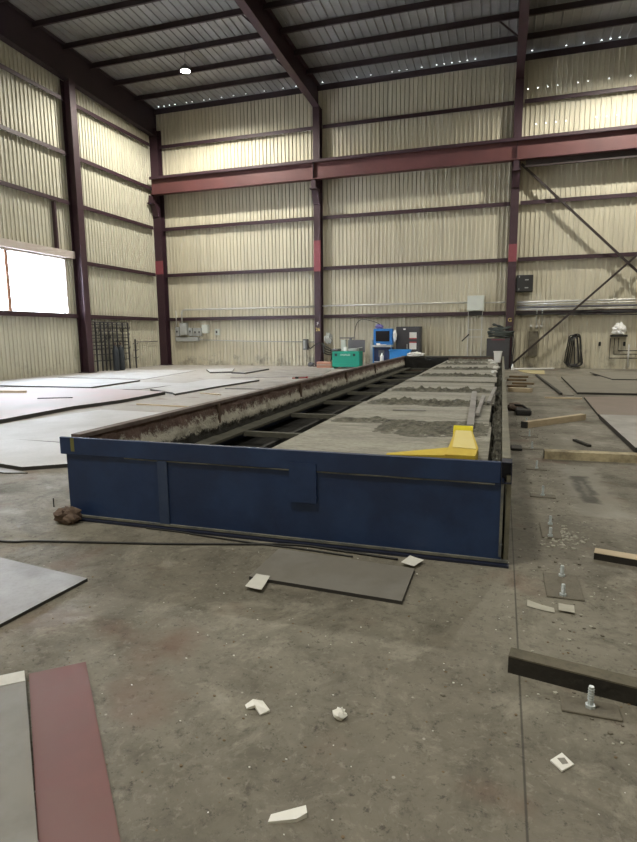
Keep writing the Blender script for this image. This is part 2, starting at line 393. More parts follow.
fl = MB(); fl.box(XW - .3, XF + .3, YF - .3, YB + .3, -.3, 0)
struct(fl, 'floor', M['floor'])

def corrug(a0, a1, z0, z1, put, pitch=.183, inward=1):
    """trapezoid sheeting between a0 and a1; put(a, d, z) places a point d inside the sheet plane"""
    prof = []; a = a0
    while a < a1 - 1e-6:
        for da, d in ((0, 0), (.112, 0), (.126, .042), (.160, .042), (.174, 0)):
            if a + da <= a1: prof.append((a + da, d))
        a += pitch
    prof.append((a1, 0))
    vs = []; fs = []
    for q, d in prof: vs.append(put(q, d, z0)); vs.append(put(q, d, z1))
    for i in range(len(prof) - 1): fs.append((2 * i, 2 * i + 1, 2 * i + 3, 2 * i + 2))
    return vs, fs
wb = MB(); wb.add(*corrug(XW, XF, 0, 12.30, lambda a, d, z: (a, YB - d, z)))
struct(wb, 'wall_back', M['clad'])
W1 = (10.35, 15.32, 2.38, 4.58); W2_ADDED = (4.0, 9.5, 2.40, 4.52)  # the second opening is out of view, added to let in light
wl = MB(); putl = lambda a, d, z: (XW + d, a, z)
def top_l(y): return deck_z(y) - .02
for y0, y1, z0, z1 in ((W1[1], YB, 0, 12.3), (W1[0], W1[1], 0, W1[2]), (W1[0], W1[1], W1[3], 12.6), (W2_ADDED[1], W1[0], 0, 12.8),
                       (W2_ADDED[0], W2_ADDED[1], 0, W2_ADDED[2]), (W2_ADDED[0], W2_ADDED[1], W2_ADDED[3], 12.9), (YF, W2_ADDED[0], 0, 13.2)):
    wl.add(*corrug(y0, y1, z0, z1, putl))
struct(wl, 'wall_left', M['clad_l'])
wf = MB(); wf.box(XW, XF, YF - .1, YF, 0, 14.1); struct(wf, 'wall_front', M['clad'])
wr = MB(); wr.box(XF, XF + .1, YF, YB, 0, 14.1); struct(wr, 'wall_right', M['clad'])
# roof sheeting, ribs run down the slope
rf = MB(); prof = []; x = XW - .2
while x < XF + .2:
    prof += [(x, 0), (x + .24, 0), (x + .255, -.035), (x + .29, -.035)]; x += .305
vs = []; fs = []
for x, d in prof:
    vs.append((x, YB + .25, deck_z(YB + .25) + d + .035)); vs.append((x, YF - .2, deck_z(YF - .2) + d + .035))
for i in range(len(prof) - 1): fs.append((2 * i, 2 * i + 1, 2 * i + 3, 2 * i + 2))
rf.add(vs, fs); struct(rf, 'ceiling', M['roof'])

# window of the end wall, plus an unseen one added for its light
def window(n, W):
    y0, y1, z0, z1 = W
    fr = MB()
    fr.box(XW - .03, XW + .10, y0, y0 + .06, z0, z1).box(XW - .03, XW + .10, y1 - .06, y1, z0, z1)
    fr.box(XW - .03, XW + .12, y0, y1, z0 - .05, z0 + .05).box(XW - .03, XW + .10, y0, y1, z1 - .06, z1)
    w = fr.build('window_%d' % n, M['frame_w'], loc=(XW, (y0 + y1) / 2, z0)); w['kind'] = 'structure'
    ym = y0 + (y1 - y0) * .42
    MB().box(XW - .02, XW + .09, ym - .07, ym + .07, z0, z1).build('mullion', M['mullion'], w)
    MB().box(XW - .005, XW + .005, y0 + .05, y1 - .05, z0 + .04, z1 - .05).build('pane', M['glass'], w)
    MB().box(XW + .04, XW + .22, y0 - .1, y1 + .42, z1 + .02, z1 + .30).build('head_flashing', M['frame_w'], w)
    MB().box(XW + .05, XW + .18, y0 - .1, y1 + .02, z0 - .09, z0 - .05).build('sill', M['frame_w'], w)
window(1, W1); window(2, W2_ADDED)

# ------------------------------------------------------------------ steel frame
def h_section(mb, cx, cy, z0, z1, bw, dp, axis, t=.025):
    """H column; flanges face along axis"""
    if axis == 'y':
        mb.box(cx - bw / 2, cx + bw / 2, cy - dp / 2, cy - dp / 2 + t, z0, z1).box(cx - bw / 2, cx + bw / 2, cy + dp / 2 - t, cy + dp / 2, z0, z1)
        mb.box(cx - t / 2, cx + t / 2, cy - dp / 2 + t, cy + dp / 2 - t, z0, z1)
    else:
        mb.box(cx - dp / 2, cx - dp / 2 + t, cy - bw / 2, cy + bw / 2, z0, z1).box(cx + dp / 2 - t, cx + dp / 2, cy - bw / 2, cy + bw / 2, z0, z1)
        mb.box(cx - dp / 2 + t, cx + dp / 2 - t, cy - t / 2, cy + t / 2, z0, z1)
CY = 21.86
def back_column(x, label, patch=None, mark=None, bw=.32):
    t = thing('steel_column', (x, CY, 0), label, 'column')
    b = MB(); h_section(b, x, CY, .02, 11.42, bw, .40, 'y'); b.build('shaft', M['maroon'], t)
    MB().box(x - bw / 2 - .08, x + bw / 2 + .08, CY - .28, CY + .2, 0, .025).build('base_plate', M['maroon'], t)
    b = MB(); b.loft([Vector((x + i * .15, y, z)) for i, y, z in ((-1, CY - .2, 7.30), (1, CY - .2, 7.30), (1, CY - .26, 7.30), (-1, CY - .26, 7.30))],
                     [Vector((x + i * .15, y, z)) for i, y, z in ((-1, CY - .2, 7.85), (1, CY - .2, 7.85), (1, CY - .50, 7.85), (-1, CY - .50, 7.85))])
    b.box(x - .17, x + .17, CY - .72, CY - .2, 7.85, 7.90)
    b.box(x - .10, x + .10, CY - .66, CY - .26, 7.90, 8.24)
    b.build('crane_bracket', M['maroon'], t)
    if patch: tag(MB().box(x - bw / 2 - .004, x + bw / 2 + .004, CY - .204, CY - .17, *patch).build('primer_patch', M['primer'], t), 'brighter red painted band')
    if mark:
        for txt, z, mm in mark:
            text_mesh(txt, .22, mm, 'paint_mark', t, Matrix.Translation((x + .0, CY - .203, z)) @ FACE)
back_column(XL, 'dark maroon steel column in the corner where back wall meets windowed wall', (4.55, 5.2), bw=.42)
back_column(XM, 'maroon steel column behind the teal green chest with long brighter red band', (4.35, 5.72), [('F', 1.98, M['white']), ('26', 1.72, M['mark_yellow'])])
back_column(XR, 'maroon steel column behind the far end of the blue table, rods bolted to it', (4.4, 5.1), [('G', 2.02, M['mark_yellow'])])
def end_column(y, label):
    t = thing('steel_column', (XL, y, 0), label, 'column')
    b = MB(); h_section(b, XW + .28, y, .02, deck_z(y) - 1.3, .34, .42, 'x'); b.build('shaft', M['maroon'], t)
    MB().box(XW + .02, XW + .56, y - .25, y + .25, 0, .025).build('base_plate', M['maroon'], t)
end_column(COLY[0], 'dark maroon steel column beside the bright window of the end wall')

ORD = ['lowest', 'second lowest', 'middle', 'second highest', 'highest']
def girt(p0, p1, label, grp=None):
    b = MB(); (x0, y0), (x1, y1), z = p0[:2], p1[:2], p0[2]
    if abs(y0 - y1) < .01:
        b.box(x0, x1, y0 - .01, y0 + .15, z + .065, z + .08).box(x0, x1, y0 - .01, y0, z - .07, z + .08).box(x0, x1, y0 - .04, y0 - .01, z - .08, z - .068)
    else:
        b.box(x0 - .15, x0 + .01, y0, y1, z + .065, z + .08).box(x0, x0 + .012, y0, y1, z - .07, z + .08).box(x0 + .01, x0 + .04, y0, y1, z - .08, z - .068)
    return single(b, 'wall_girt', M['maroon'], label, 'wall rail')
for (a, c, w) in ((XL, XM, 'between the corner and the green chest'), (XM, XR, 'behind the blue console and dark cabinet'), (XR, XE, 'behind the crossed rods')):
    for i, z in enumerate(GZ):
        girt((a + .22, 21.91, z), (c - .18, 21.91, z), '%s maroon girt on the back wall %s' % (ORD[i], w))
for i, z in enumerate(GZ):
    girt((XW + .19, COLY[0] + .2, z), (XW + .19, 21.4, z), '%s maroon girt of the end wall in the bay above the pipe rack' % ORD[i])
    if i != 1: girt((XW + .19, COLY[1] + .2, z), (XW + .19, COLY[0] - .2, z), '%s maroon girt of the end wall in the window bay' % ORD[i])
b = MB(); b.box(XW + .06, XW + .2, 14.82, 14.92, 4.85, 6.64)
single(b, 'steel_post', M['maroon'], 'short dark steel post standing above the bright window', 'post')

# rafters, one mesh body plus flange braces
def zb(y): return deck_z(y) - .95
def rafter(x, label, dz=0):
    t = thing('roof_rafter', (x, 21.9, zb(21.9) + dz), label, 'roof beam')
    b = MB(); ya, yb = 22.0, YF
    for lo, hi, w in ((0 + dz, .03 + dz, .30), (.90, .93, .30), (.03 + dz, .90, .02)):
        b.loft([Vector((x + i * w / 2, ya, zb(ya) + q)) for i, q in ((-1, lo), (1, lo), (1, hi), (-1, hi))],
               [Vector((x + i * w / 2, yb, zb(yb) + q)) for i, q in ((-1, lo), (1, lo), (1, hi), (-1, hi))])
    b.build('beam', M['dark'] if dz else M['maroon'], t)
    return t
rafter(XL, 'deep dark roof beam along the top of the end wall', -.33)
r2 = rafter(XM, 'maroon roof beam running out from the column behind the green chest')
r3 = rafter(XR, 'maroon roof beam above the column at the far end of the blue table')
PY = [21.86 - 1.5 * k for k in range(9)]
for t, x in ((r2, XM), (r3, XR)):
    for k in (2, 4):
        y = PY[k]; MB().bar((x - .05, y + .03, zb(y) + .06), (x - .85, y + .03, deck_z(y) - .16), .05, .05).build('flange_brace', M['dark'], t)
ONAME = ['eave', 'first', 'second', 'third', 'fourth', 'fifth', 'sixth', 'seventh', 'eighth']
for (a, c, w) in ((XL, XM, 'in the lit lamp bay'), (XM, XR, 'between the two maroon roof beams'), (XR, XE, 'over the crossed rods')):
    for k, y in enumerate(PY[:7]):
        z = deck_z(y); b = MB()
        b.box(a + .02, c - .02, y - .004, y + .004, z - .235, z - .012).box(a + .02, c - .02, y, y + .075, z - .022, z - .012).box(a + .02, c - .02, y - .075, y, z - .245, z - .235)
        if k == 0: b.box(a + .02, c - .02, y - .06, y - .05, z - .26, z - .015)
        lab = 'dark eave strut along the top of the back wall ' + w if k == 0 else 'dark purlin %s from the back wall %s' % (ONAME[k], w)
        single(b, 'roof_purlin', M['dark'], lab, 'purlin')

# crane runway beam
t = thing('crane_runway_beam', (-4, 21.3, 8.25), 'long maroon crane runway beam across the back wall above head height', 'beam')
b = MB(); xa, xb = XL + .05, 12.6
b.box(xa, xb, 21.13, 21.47, 9.00, 9.035).box(xa, xb, 21.28, 21.31, 8.285, 9.0).box(xa, xb, 21.15, 21.45, 8.25, 8.285)
b.build('girder', M['maroon_b'], t)
MB().box(xa, xb, 21.08, 21.14, 8.93, 9.05).build('top_channel', M['maroon'], t)
MB().box(XR + .35, xb, 21.36, 21.44, 7.98, 8.25).build('lower_strip', M['darkrod'], t)  # dark strip below the girder, only past this column
for x in (XM, XR): MB().box(x - .01, x + .01, 21.14, 21.28, 8.285, 9.0).build('web_stiffener', M['maroon'], t)

# crossed brace rods
b = MB(); b.bar((XR + .2, 21.70, 8.20), (XE, 21.70, 0), .085, .085)
single(b, 'brace_rod', M['darkrod'], 'dark brace rod sloping down away from under the runway beam', 'brace')
b = MB(); b.bar((XR + .16, 21.58, .2), (XE, 21.58, 8.2), .08, .08)
single(b, 'brace_rod', M['darkrod'], 'dark brace rod rising from the foot of the column beside the hose stack', 'brace')

# pinholes of daylight along the roof edge and through screw holes in the sheeting
M['daylight'] = emis('pinhole_daylight', (.92, .97, 1), 6)
b = MB(); rnd = random.Random(3)
x = -16.2
while x < 8.6:
    if rnd.random() < .62:
        y = 21.60; z = deck_z(y) - .02; b.box(x, x + .05, y, y + .03, z - .004, z)
    x += .305
tag(b.build('daylight_pinholes', M['daylight'], loc=(0, 21.6, 12.3)), 'row of pinpoints of daylight along the roof edge above the back wall', 'daylight', kind='stuff')
b = MB(); x = .5
while x < 8.6:
    for z in (11.1, 9.75):
        if rnd.random() < .6: b.box(x, x + .03, YB - .05, YB - .044, z, z + .03)
    x += .366
tag(b.build('daylight_pinholes', M['daylight'], loc=(0, YB, 9.7)), 'rows of daylight screw holes in the sheeting above the crossed rods', 'daylight', kind='stuff')

# lamps of the hall, and fill lamps added out of view
def high_bay(x, y, label, power):
    z = deck_z(y) - .72
    t = thing('high_bay_lamp', (x, y, z), label, 'lamp')
    MB().lathe((x, y, z), [(.20, .02), (.21, .10), (.16, .16), (.08, .20), (.05, .26)], 20).build('housing', M['slate'], t, smooth=False)
    MB().lathe((x, y, z), [(.16, 0), (.18, .005), (.18, .018)], 20).build('lens', M['lens'], t)
    MB().cyl((x, y, z + .26), (x, y, z + .70), .012, 6).build('hanger', M['slate'], t)
    l = bpy.data.lights.new('high_bay_light', 'SPOT'); l.energy = power; l.spot_size = math.radians(168); l.spot_blend = .35
    l.shadow_soft_size = .16 if y > 0 else .8; l.color = (1, .95, .82)
    o = bpy.data.objects.new('high_bay_light', l); COL.objects.link(o); o.location = (x, y, z - .03); o.parent = None
LP = 3700
high_bay(-12.42, 17.75, 'lit round high bay lamp under the roof sheeting', LP)
high_bay(4.75, 17.6, 'lit high bay lamp over the crossed rods', LP)
high_bay(-4.0, -3.4, 'added unseen fill lamp over the open floor in front of the blue table', LP * .72)  # unseen lamp added to fill the foreground with light
high_bay(4.75, -3.4, 'added unseen fill lamp over the anchor bolt side of the open floor', LP * .3)  # added fill, weaker, out of view
high_bay(-12.42, -3.4, 'added unseen fill lamp over the open floor near the end wall', LP * .4)  # another added fill lamp out of view

def area(name, loc, rot, sx, sy, power, col):
    l = bpy.data.lights.new(name, 'AREA'); l.shape = 'RECTANGLE'; l.size = sx; l.size_y = sy; l.energy = power; l.color = col
    o = bpy.data.objects.new(name, l); COL.objects.link(o); o.location = loc; o.rotation_euler = rot
for W, p in ((W1, 1300), (W2_ADDED, 620)):  # the second light belongs to the added, unseen window
    area('window_daylight', (XW - .35, (W[0] + W[1]) / 2, (W[2] + W[3]) / 2), (0, -PI / 2, 0), W[3] - W[2] + .4, W[1] - W[0] + .4, p, (.78, .87, 1))

# ------------------------------------------------------------------ the blue cutting table
H, TL = .69, 17.0
T = thing('cutting_table', (-1.75, TL / 2, 0), 'long blue water bed cutting table with slag caked walls', 'cutting table')
b = MB(); b.box(-3.45, -.045, -.004, .02, .03, .58); fp = b.build('front_panel', M['blue'], T)
MB().box(-2.60, -2.515, -.016, -.004, .04, .545).build('stiffener', mat('worn_blue_paint', (.035, .058, .125), .45, dirt=(.02, .038, .10), amt=.6, scale=6), fp)
MB().box(-1.505, -1.302, -.024, -.004, .312, .60).build('patch_plate', M['blue'], fp)
MB().box(-.062, -.045, -.016, -.004, .06, .545).build('edge_strip', M['weld'], fp)
b = MB(); b.cbox(-3.515, -.066, -.018, .010, .548, .69, .004); fr = b.build('front_rail', M['blue'], T)
vs = []
b = MB(); b.tube([(x, -.006 + .003 * math.sin(x * 9), .545 + .006 * noise.noise(Vector((x * 4, 0, 0)))) for x in [-2.9 + .1 * i for i in range(29)]], .009, 5)
b.build('weld_seam', M['weld'], fr)
MB().box(-3.405, -3.37, -.0205, -.0185, .575, .685).build('paint_streak', mat('olive_paint_streak', (.16, .16, .05), .7), fr)
b = MB(); b.box(-.064, .0, .03, .035, .55, .69).box(-.064, -.058, -.02, .1, .55, .69).box(-.006, .0, -.02, .1, .55, .69).box(-.058, -.006, -.02, .1, .684, .69).box(-.058, -.006, -.02, .1, .55, .556)
tag(b.build('rail_end_plate', M['bluedark'], T), 'near black square end of the front rail')
b = MB(); b.box(-3.40, .004, -.05, -.004, .0, .016); b.build('base_shade', M['bluedark'], T)  # dark strip put in for the shadow gap below the panel
MB().box(-3.40, .0, -.018, -.004, .022, .04).build('base_flat', M['weld'], T)
# left wall: outer plate, rim and slag caked inner face
b = MB(); b.box(-3.49, -3.455, .022, TL, .03, .655); b.build('side_panel', M['blue'], T)
b = MB(); b.box(-3.515, -3.42, .12, TL, .655, .69); b.build('rim', M['rimtop'], T)
b = MB(); ny, nz = 300, 13; vs = []; fs = []
for i in range(ny + 1):
    y = .12 + (TL - .14) * i / ny
    for k in range(nz + 1):
        z = .25 + .41 * k / nz
        n = noise.noise(Vector((y * 5, z * 9, 2))) + .6 * noise.noise(Vector((y * 14, z * 16, 5)))
        d = max(0, .035 * n + .03 * (1 - abs(z - .42) / .2)) if .28 < z < .64 else 0
        vs.append((-3.45 + d + (.03 if z < .3 else 0), y, z))
for i in range(ny):
    for k in range(nz): q = i * (nz + 1) + k; fs.append((q, q + nz + 1, q + nz + 2, q + 1))
b.add(vs, fs); tag(b.build('inner_wall', M['crust'], T, smooth=True), 'rusty inner face crusted with pale slag')
for y in (2.55, 5.6, 8.7, 11.8): MB().box(-3.45, -3.40, y, y + .03, .42, .66).build('wall_rib', M['rust'], T)
# right rail
b = MB(); b.box(-.062, -.008, .12, TL, .60, .69); b.build('side_rail', M['rail'], T)
b = MB(); b.box(-.030, .0, .0, TL, .03, .60); b.build('side_panel', M['rail'], T)
# far wall
b = MB(); b.box(-3.5, 0, TL - .06, TL, .05, .655); b.build('end_panel', M['rust'], T)
b = MB(); b.box(-3.55, 0, TL - .09, TL + .03, .655, .70); b.build('end_rail', M['ledge'], T)
b = MB(); ny = 60; vs = []; fs = []
for i in range(ny + 1):
    x = -3.42 + 1.55 * i / ny
    for k in range(8):
        z = .25 + .40 * k / 7; vs.append((x, TL - .10 - max(0, .03 * noise.noise(Vector((x * 6, z * 8, 1)))), z))
for i in range(ny):
    for k in range(7): q = i * 8 + k; fs.append((q, q + 8, q + 9, q + 1))
b.add(vs, fs); b.build('end_inner_wall', M['pit_shade'], T, smooth=True)
# pit
MB().box(-3.45, -.06, .08, TL - .05, .04, .09).build('pit_floor', M['pit_shade'], T)
MB().box(-3.45, -3.20, .12, TL - .1, .25, .28).build('ledge', M['ledge'], T)
y = 1.08; ys = []
while y < TL - .4: ys.append(y); y += 1.72
for y in ys:
    MB().box(-3.20, -1.86, y, y + .085, .22, .278).build('crossbar', M['ledge'], T)
MB().box(-2.75, -2.70, .12, TL - .1, .12, .2).build('pit_rib', M['pit_shade'], T)
MB().box(-1.88, -.22, .12, TL - .1, .10, .525).build('slat_bed', M['pit_shade'], T)  # solid block, shade under the deck sheets put into its black
MB().box(-.20, -.06, .12, TL - .1, .30, .40).build('gutter', M['pit_shade'], T)

# deck sheets lying on the bed, slag ridges between them
seams = [.13, 2.25, 4.12, 5.78, 7.52, 9.15, 11.7, 14.2, 16.85]
where = ['nearest the yellow bumper', 'second from the yellow bumper', 'third from the yellow bumper', 'fourth from the yellow bumper', 'with a pale lifted front lip',
         'third from the white bin', 'second from the white bin', 'under the white bin at the far end']
for i in range(8):
    y0, y1 = seams[i] + .02, seams[i + 1] - .02; xr = -.16 - (.03 if i % 2 else 0); xl = -1.90 + random.uniform(-.02, .02)
    n = 14; m_ = 12; b = MB(); vs = []; fs = []
    for lvl in (0, 1):
        for r in range(m_ + 1):
            for c in range(n + 1):
                x = xl + (xr - xl) * c / n; y = y0 + (y1 - y0) * r / m_
                z = .538 + .018 * lvl + .006 * noise.noise(Vector((x * 1.5, y * 1.2, i)))
                if i == 4: z += .02 * (1 - r / m_)
                vs.append((x, y, z))
    o_ = (m_ + 1) * (n + 1)
    for r in range(m_):
        for c in range(n):
            q = r * (n + 1) + c
            fs.append((o_ + q, o_ + q + 1, o_ + q + n + 2, o_ + q + n + 1)); fs.append((q, q + n + 1, q + n + 2, q + 1))
    ring = [c for c in range(n + 1)] + [r * (n + 1) + n for r in range(1, m_ + 1)] + [m_ * (n + 1) + c for c in range(n - 1, -1, -1)] + [r * (n + 1) for r in range(m_ - 1, 0, -1)]
    for a, c in zip(ring, ring[1:] + ring[:1]): fs.append((a, c, o_ + c, o_ + a))
    b.add(vs, fs)
    single(b, 'deck_sheet', M['deck'], 'dusty grey steel sheet on the cutting table, ' + where[i], 'steel sheet')
def slag(y0, y1, x0, x1, h, label, seed):
    nx = int((x1 - x0) / .025); ny = max(5, int((y1 - y0) / .025)); b = MB(); vs = []; fs = []
    for j in range(ny + 1):
        for i in range(nx + 1):
            u, v = i / nx, j / ny; x = x0 + (x1 - x0) * u
            wob = .06 * noise.noise(Vector((x * 3, seed * 3.1, 0)))
            y = y0 + (y1 - y0) * v + wob
            k = noise.noise(Vector((x * 9, y * 9, seed))) + .7 * noise.noise(Vector((x * 26, y * 26, seed + 4)))
            e = min(1, 4 * min(u, 1 - u) * 3) * min(1, 3.2 * min(v, 1 - v))
            vs.append((x, y, .553 + h * e * max(0, .45 + .8 * k)))
    for j in range(ny):
        for i in range(nx): q = j * (nx + 1) + i; fs.append((q, q + 1, q + nx + 2, q + nx + 1))
    b.add(vs, fs)
    o = b.build('slag_crust', M['slag'], loc=mid(b), smooth=False)
    tag(o, label, 'slag', kind='stuff')
slag(1.45, 2.55, -1.30, -.17, .035, 'broad patch of slag crumbs behind the yellow bumper', 1)
slag(2.15, 2.50, -1.88, -.9, .035, 'thin slag ridge across the second deck seam', 8)
slag(3.75, 4.35, -1.86, -.2, .065, 'slag ridge across the third deck seam', 2)
slag(5.55, 6.00, -1.86, -.2, .075, 'slag ridge across the fourth deck seam', 3)
slag(8.95, 9.45, -1.86, -.2, .075, 'slag ridge behind the lifted deck sheet', 4)
slag(11.4, 12.0, -1.86, -.2, .075, 'slag ridge halfway to the far table end', 5)
slag(13.9, 14.6, -1.86, -.45, .08, 'slag ridge in front of the white bin', 6)
slag(15.9, 16.7, -1.86, -.35, .09, 'slag heap along the far end wall of the table', 7)
# dark crumbs in the gutter beside the rail
b = MB(); vs = []; fs = []; ny = 260
for j in range(ny + 1):
    y = .14 + 16.6 * j / ny
    for i in range(6):
        x = -.165 + .1 * i / 5
        vs.append((x, y, .46 + .07 * noise.noise(Vector((x * 18, y * 7, 3))) + .04 * noise.noise(Vector((x * 40, y * 21, 3)))))
for j in range(ny):
    for i in range(5): q = j * 6 + i; fs.append((q, q + 1, q + 7, q + 6))
b.add(vs, fs); tag(b.build('slag_crust', M['slag'], loc=mid(b)), 'dark slag crumbs filling the gutter along the table rail', 'slag', kind='stuff')
# loose flat bars on the deck
for (a, c, w, lab) in (((-.355, 1.95), (-.465, 5.25), .07, 'long pale steel bar lying lengthwise behind the yellow bumper'), ((-.325, 2.8), (-.31, 4.75), .045, 'middle and shortest pale bar between two others on the table'),
                       ((-.225, 4.0), (-.165, 6.1), .05, 'pale steel bar nearest the gutter of the table')):
    b = MB(); b.bar((a[0], a[1], .60), (c[0], c[1], .60), w, .03); single(b, 'flat_bar', M['plate'], lab, 'steel bar')
b = MB(); b.bar((-1.35, 3.2, .566), (-.95, 3.25, .566), .03, .012); single(b, 'flat_bar', M['plate'], 'short thin pale strip across the middle of the table', 'steel bar')

# yellow bumper
t = thing('foam_bumper', (-.5, .6, .56), 'yellow L-shaped foam bumper in the front corner of the table', 'bumper')
def skewbox(mb, base, z0, z1):
    return mb.prism(base, z0, z1)
A_ = [(-.84, .15), (-.435, .15), (-.435, .40), (-.84, .20)]
b = MB(); b.loft([Vector((x, y, .562)) for x, y in A_], [Vector((x, y, h)) for (x, y), h in zip(A_, (.660, .678, .684, .662))]); b.build('long_arm', M['yellow'], t)
b = MB(); skewbox(b, [(-.434, .16), (-.235, .16), (-.225, .44), (-.30, 1.16), (-.445, 1.16), (-.434, .5)], .562, .682)
b.build('corner_block', [M['yellow']], t)
b = MB(); skewbox(b, [(-.405, .42), (-.237, .38), (-.31, 1.15), (-.435, 1.15)], .683, .687); tag(b.build('block_top', M['yellow_pale'], t), 'pale yellow top face')
b = MB(); b.cyl((-.46, 1.245, .635), (-.30, 1.245, .635), .078, 18); tag(b.build('end_roll', M['yellow_bright'], t), 'bright lemon yellow roll')
tag(MB().box(-.62, -.55, .196, .20, .60, .67).build('rust_smear', M['rust'], t), 'brown smear')

# white bin and cloths at the far end
t = thing('waste_bin', (-.2, 15.1, .575), 'white plastic bin standing on the far end of the table', 'bin')
b = MB(); b.loft([Vector((x, y, .575)) for x, y in ((-.30, 15.0), (-.11, 15.0), (-.11, 15.2), (-.30, 15.2))], [Vector((x, y, .90)) for x, y in ((-.32, 14.96), (-.075, 14.96), (-.075, 15.24), (-.32, 15.24))])
b.build('body', M['white'], t); MB().box(-.335, -.065, 14.94, 15.26, .895, .925).build('rim', M['white'], t)
for x, y, r, lab in ((-.33, 14.3, .06, 'crumpled white scrap in front of the white bin'), (-.2, 12.0, .06, 'larger white rag on the deck edge nearer than the bin'), (-.24, 10.2, .05, 'white rag near the pale lifted deck lip'), (-.42, 15.8, .06, 'small white scrap beside the white bin')):
    b = MB(); b.lump((x, y, .60), r * 1.4, r, .035, .5, 5, x * 10); single(b, 'paper_scrap', M['foam'], lab, 'scrap')
b = MB(); b.lump((-3.05, 16.95, .745), .30, .11, .085, .5, 6, 3, 24, 12); single(b, 'white_cloth', M['foam'], 'crumpled white cloth on the far corner of the table rim', 'cloth')

# ------------------------------------------------------------------ floor plates
def plate(pts, z0, th, m, label, edge=None, name='steel_plate'):
    b = MB(); b.prism(pts, z0, z0 + th)
    n = len(pts)
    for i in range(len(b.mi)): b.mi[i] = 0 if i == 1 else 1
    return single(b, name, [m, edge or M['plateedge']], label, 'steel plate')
plate([(-1.53, -.68), (-.57, -.735), (-.567, -.27), (-1.523, -.20)], 0, .022, M['plate_grey'], 'small dark grey steel plate on the floor in front of the blue table')
plate([(-4.6, -.75), (-3.287, -.885), (-2.48, -.99), (-2.53, -1.60), (-3.3, -2.3), (-4.9, -2.3)], 0, .02, M['plate'], 'grey steel plate on open floor between the blue table and the red plate')
plate([(-2.049, -1.887), (-1.87, -1.735), (-1.10, -2.50), (-.85, -2.75), (-1.10, -2.98), (-1.35, -2.56)], 0, .012, M['plate_red'], 'long red primed steel plate beside the grey plate with a white end')
t = thing('steel_plate', (-1.8, -2.5, .0), 'narrow grey steel plate with a white band across its end', 'steel plate')
b = MB(); b.prism([(-2.30, -2.105), (-2.058, -1.90), (-1.35, -2.56), (-1.0, -2.9), (-1.25, -3.15)], .013, .033); b.mi = [0 if i == 1 else 1 for i in range(len(b.mi))]
b.build('plate', [M['plate_grey'], M['plateedge']], t)
b = MB(); b.prism([(-2.30, -2.107), (-2.058, -1.902), (-1.995, -1.96), (-2.237, -2.165)], .033, .035); tag(b.build('end_band', M['tape'], t), 'white painted band')
# left field of sheets
plate([(-9.5, 1.6), (-5.609, 1.285), (-5.21, 1.215), (-4.75, 1.55), (-3.75, 2.45), (-9.5, 2.72)], .0, .045, M['plate_pale'], 'pale steel plate with dark front edge at the near corner of the table')
plate([(-9.5, 1.25), (-6.2, 1.12), (-5.3, 1.05), (-5.05, 1.13), (-5.65, 1.26), (-9.5, 1.56)], 0, .012, M['plate_grey'], 'thin grey plate peeping out under the pale plate by the table corner')
plate([(-12.4, 2.80), (-4.3, 2.70), (-4.1, 5.7), (-7.9, 5.9), (-8.3, 3.80), (-12.4, 3.40)], 0, .012, M['plate_pale'], 'wide pale sheet along the rusty table side')
plate([(-16.2, 3.1), (-8.40, 3.86), (-8.5, 5.8), (-8.25, 7.0), (-8.3, 8.9), (-10.4, 9.3), (-12.3, 9.2), (-16.2, 8.2)], 0, .075, M['plate_pink'], 'thick pink stained pale plate with a dark shadowed edge')
plate([(-8.15, 9.0), (-7.914, 8.736), (-7.829, 10.995), (-7.6, 13.3), (-9.4, 13.2), (-9.3, 9.7)], .0, .05, M['plate_pale'], 'pale plate with a dark raised edge behind the pink stained plate')
plate([(-15.9, 9.75), (-11.42, 9.88), (-11.525, 12.4), (-15.9, 12.6)], 0, .045, M['plate_pale'], 'pale plate lying below the bright window')
plate([(-11.2, 9.6), (-9.75, 9.95), (-9.5, 12.0), (-11.3, 12.1)], 0, .012, M['plate_pale'], 'thin pale sheet between the window plate and the raised plate')
plate([(-7.469, 10.607), (-6.296, 10.72), (-5.0, 11.6), (-5.2, 14.2), (-7.3, 13.6)], 0, .02, M['plate'], 'grey plate against the middle of the rusty table side')
plate([(-12.2, 18.1), (-11.12, 16.45), (-10.37, 16.887), (-11.3, 19.0)], .0, .06, M['plate_pale'], 'small raised plate near the electrical boxes')
plate([(-10.234, 16.55), (-9.514, 16.28), (-9.6, 18.9), (-10.6, 19.1)], 0, .06, M['plate'], 'small dark edged plate next to the raised plate by the boxes')
plate([(-15.8, 13.4), (-11.9, 13.2), (-12.6, 17.9), (-15.8, 18.1)], 0, .012, M['plate_pale'], 'large pale sheet in front of the pipe rack')
plate([(-9.2, 14.4), (-6.3, 15.6), (-6.9, 19.2), (-9.1, 19.0)], 0, .01, M['plate'], 'grey sheet in front of the teal green chest')
def lath(a, c, w, h, m, label, z=.012, name='wood_lath', cat='lath'):
    b = MB(); b.bar((a[0], a[1], z + h / 2), (c[0], c[1], z + h / 2), w, h); return single(b, name, m, label, cat)
lath((-7.7, 6.85), (-6.28, 6.70), .045, .03, M['wood'], 'pale wooden lath on the floor beside the rusty table side', 0)
lath((-7.5, 9.30), (-6.84, 9.10), .05, .03, M['wood'], 'short pale lath farther along the rusty table side', 0)
lath((-12.9, 7.6), (-11.74, 7.82), .09, .06, M['wood'], 'orange brown board end lying on the pink stained plate', .075, 'wood_board', 'board')
lath((-10.33, 6.75), (-9.63, 7.09), .03, .02, M['cable'], 'thin dark strip on the pink stained plate', .075, 'steel_strip', 'strip')
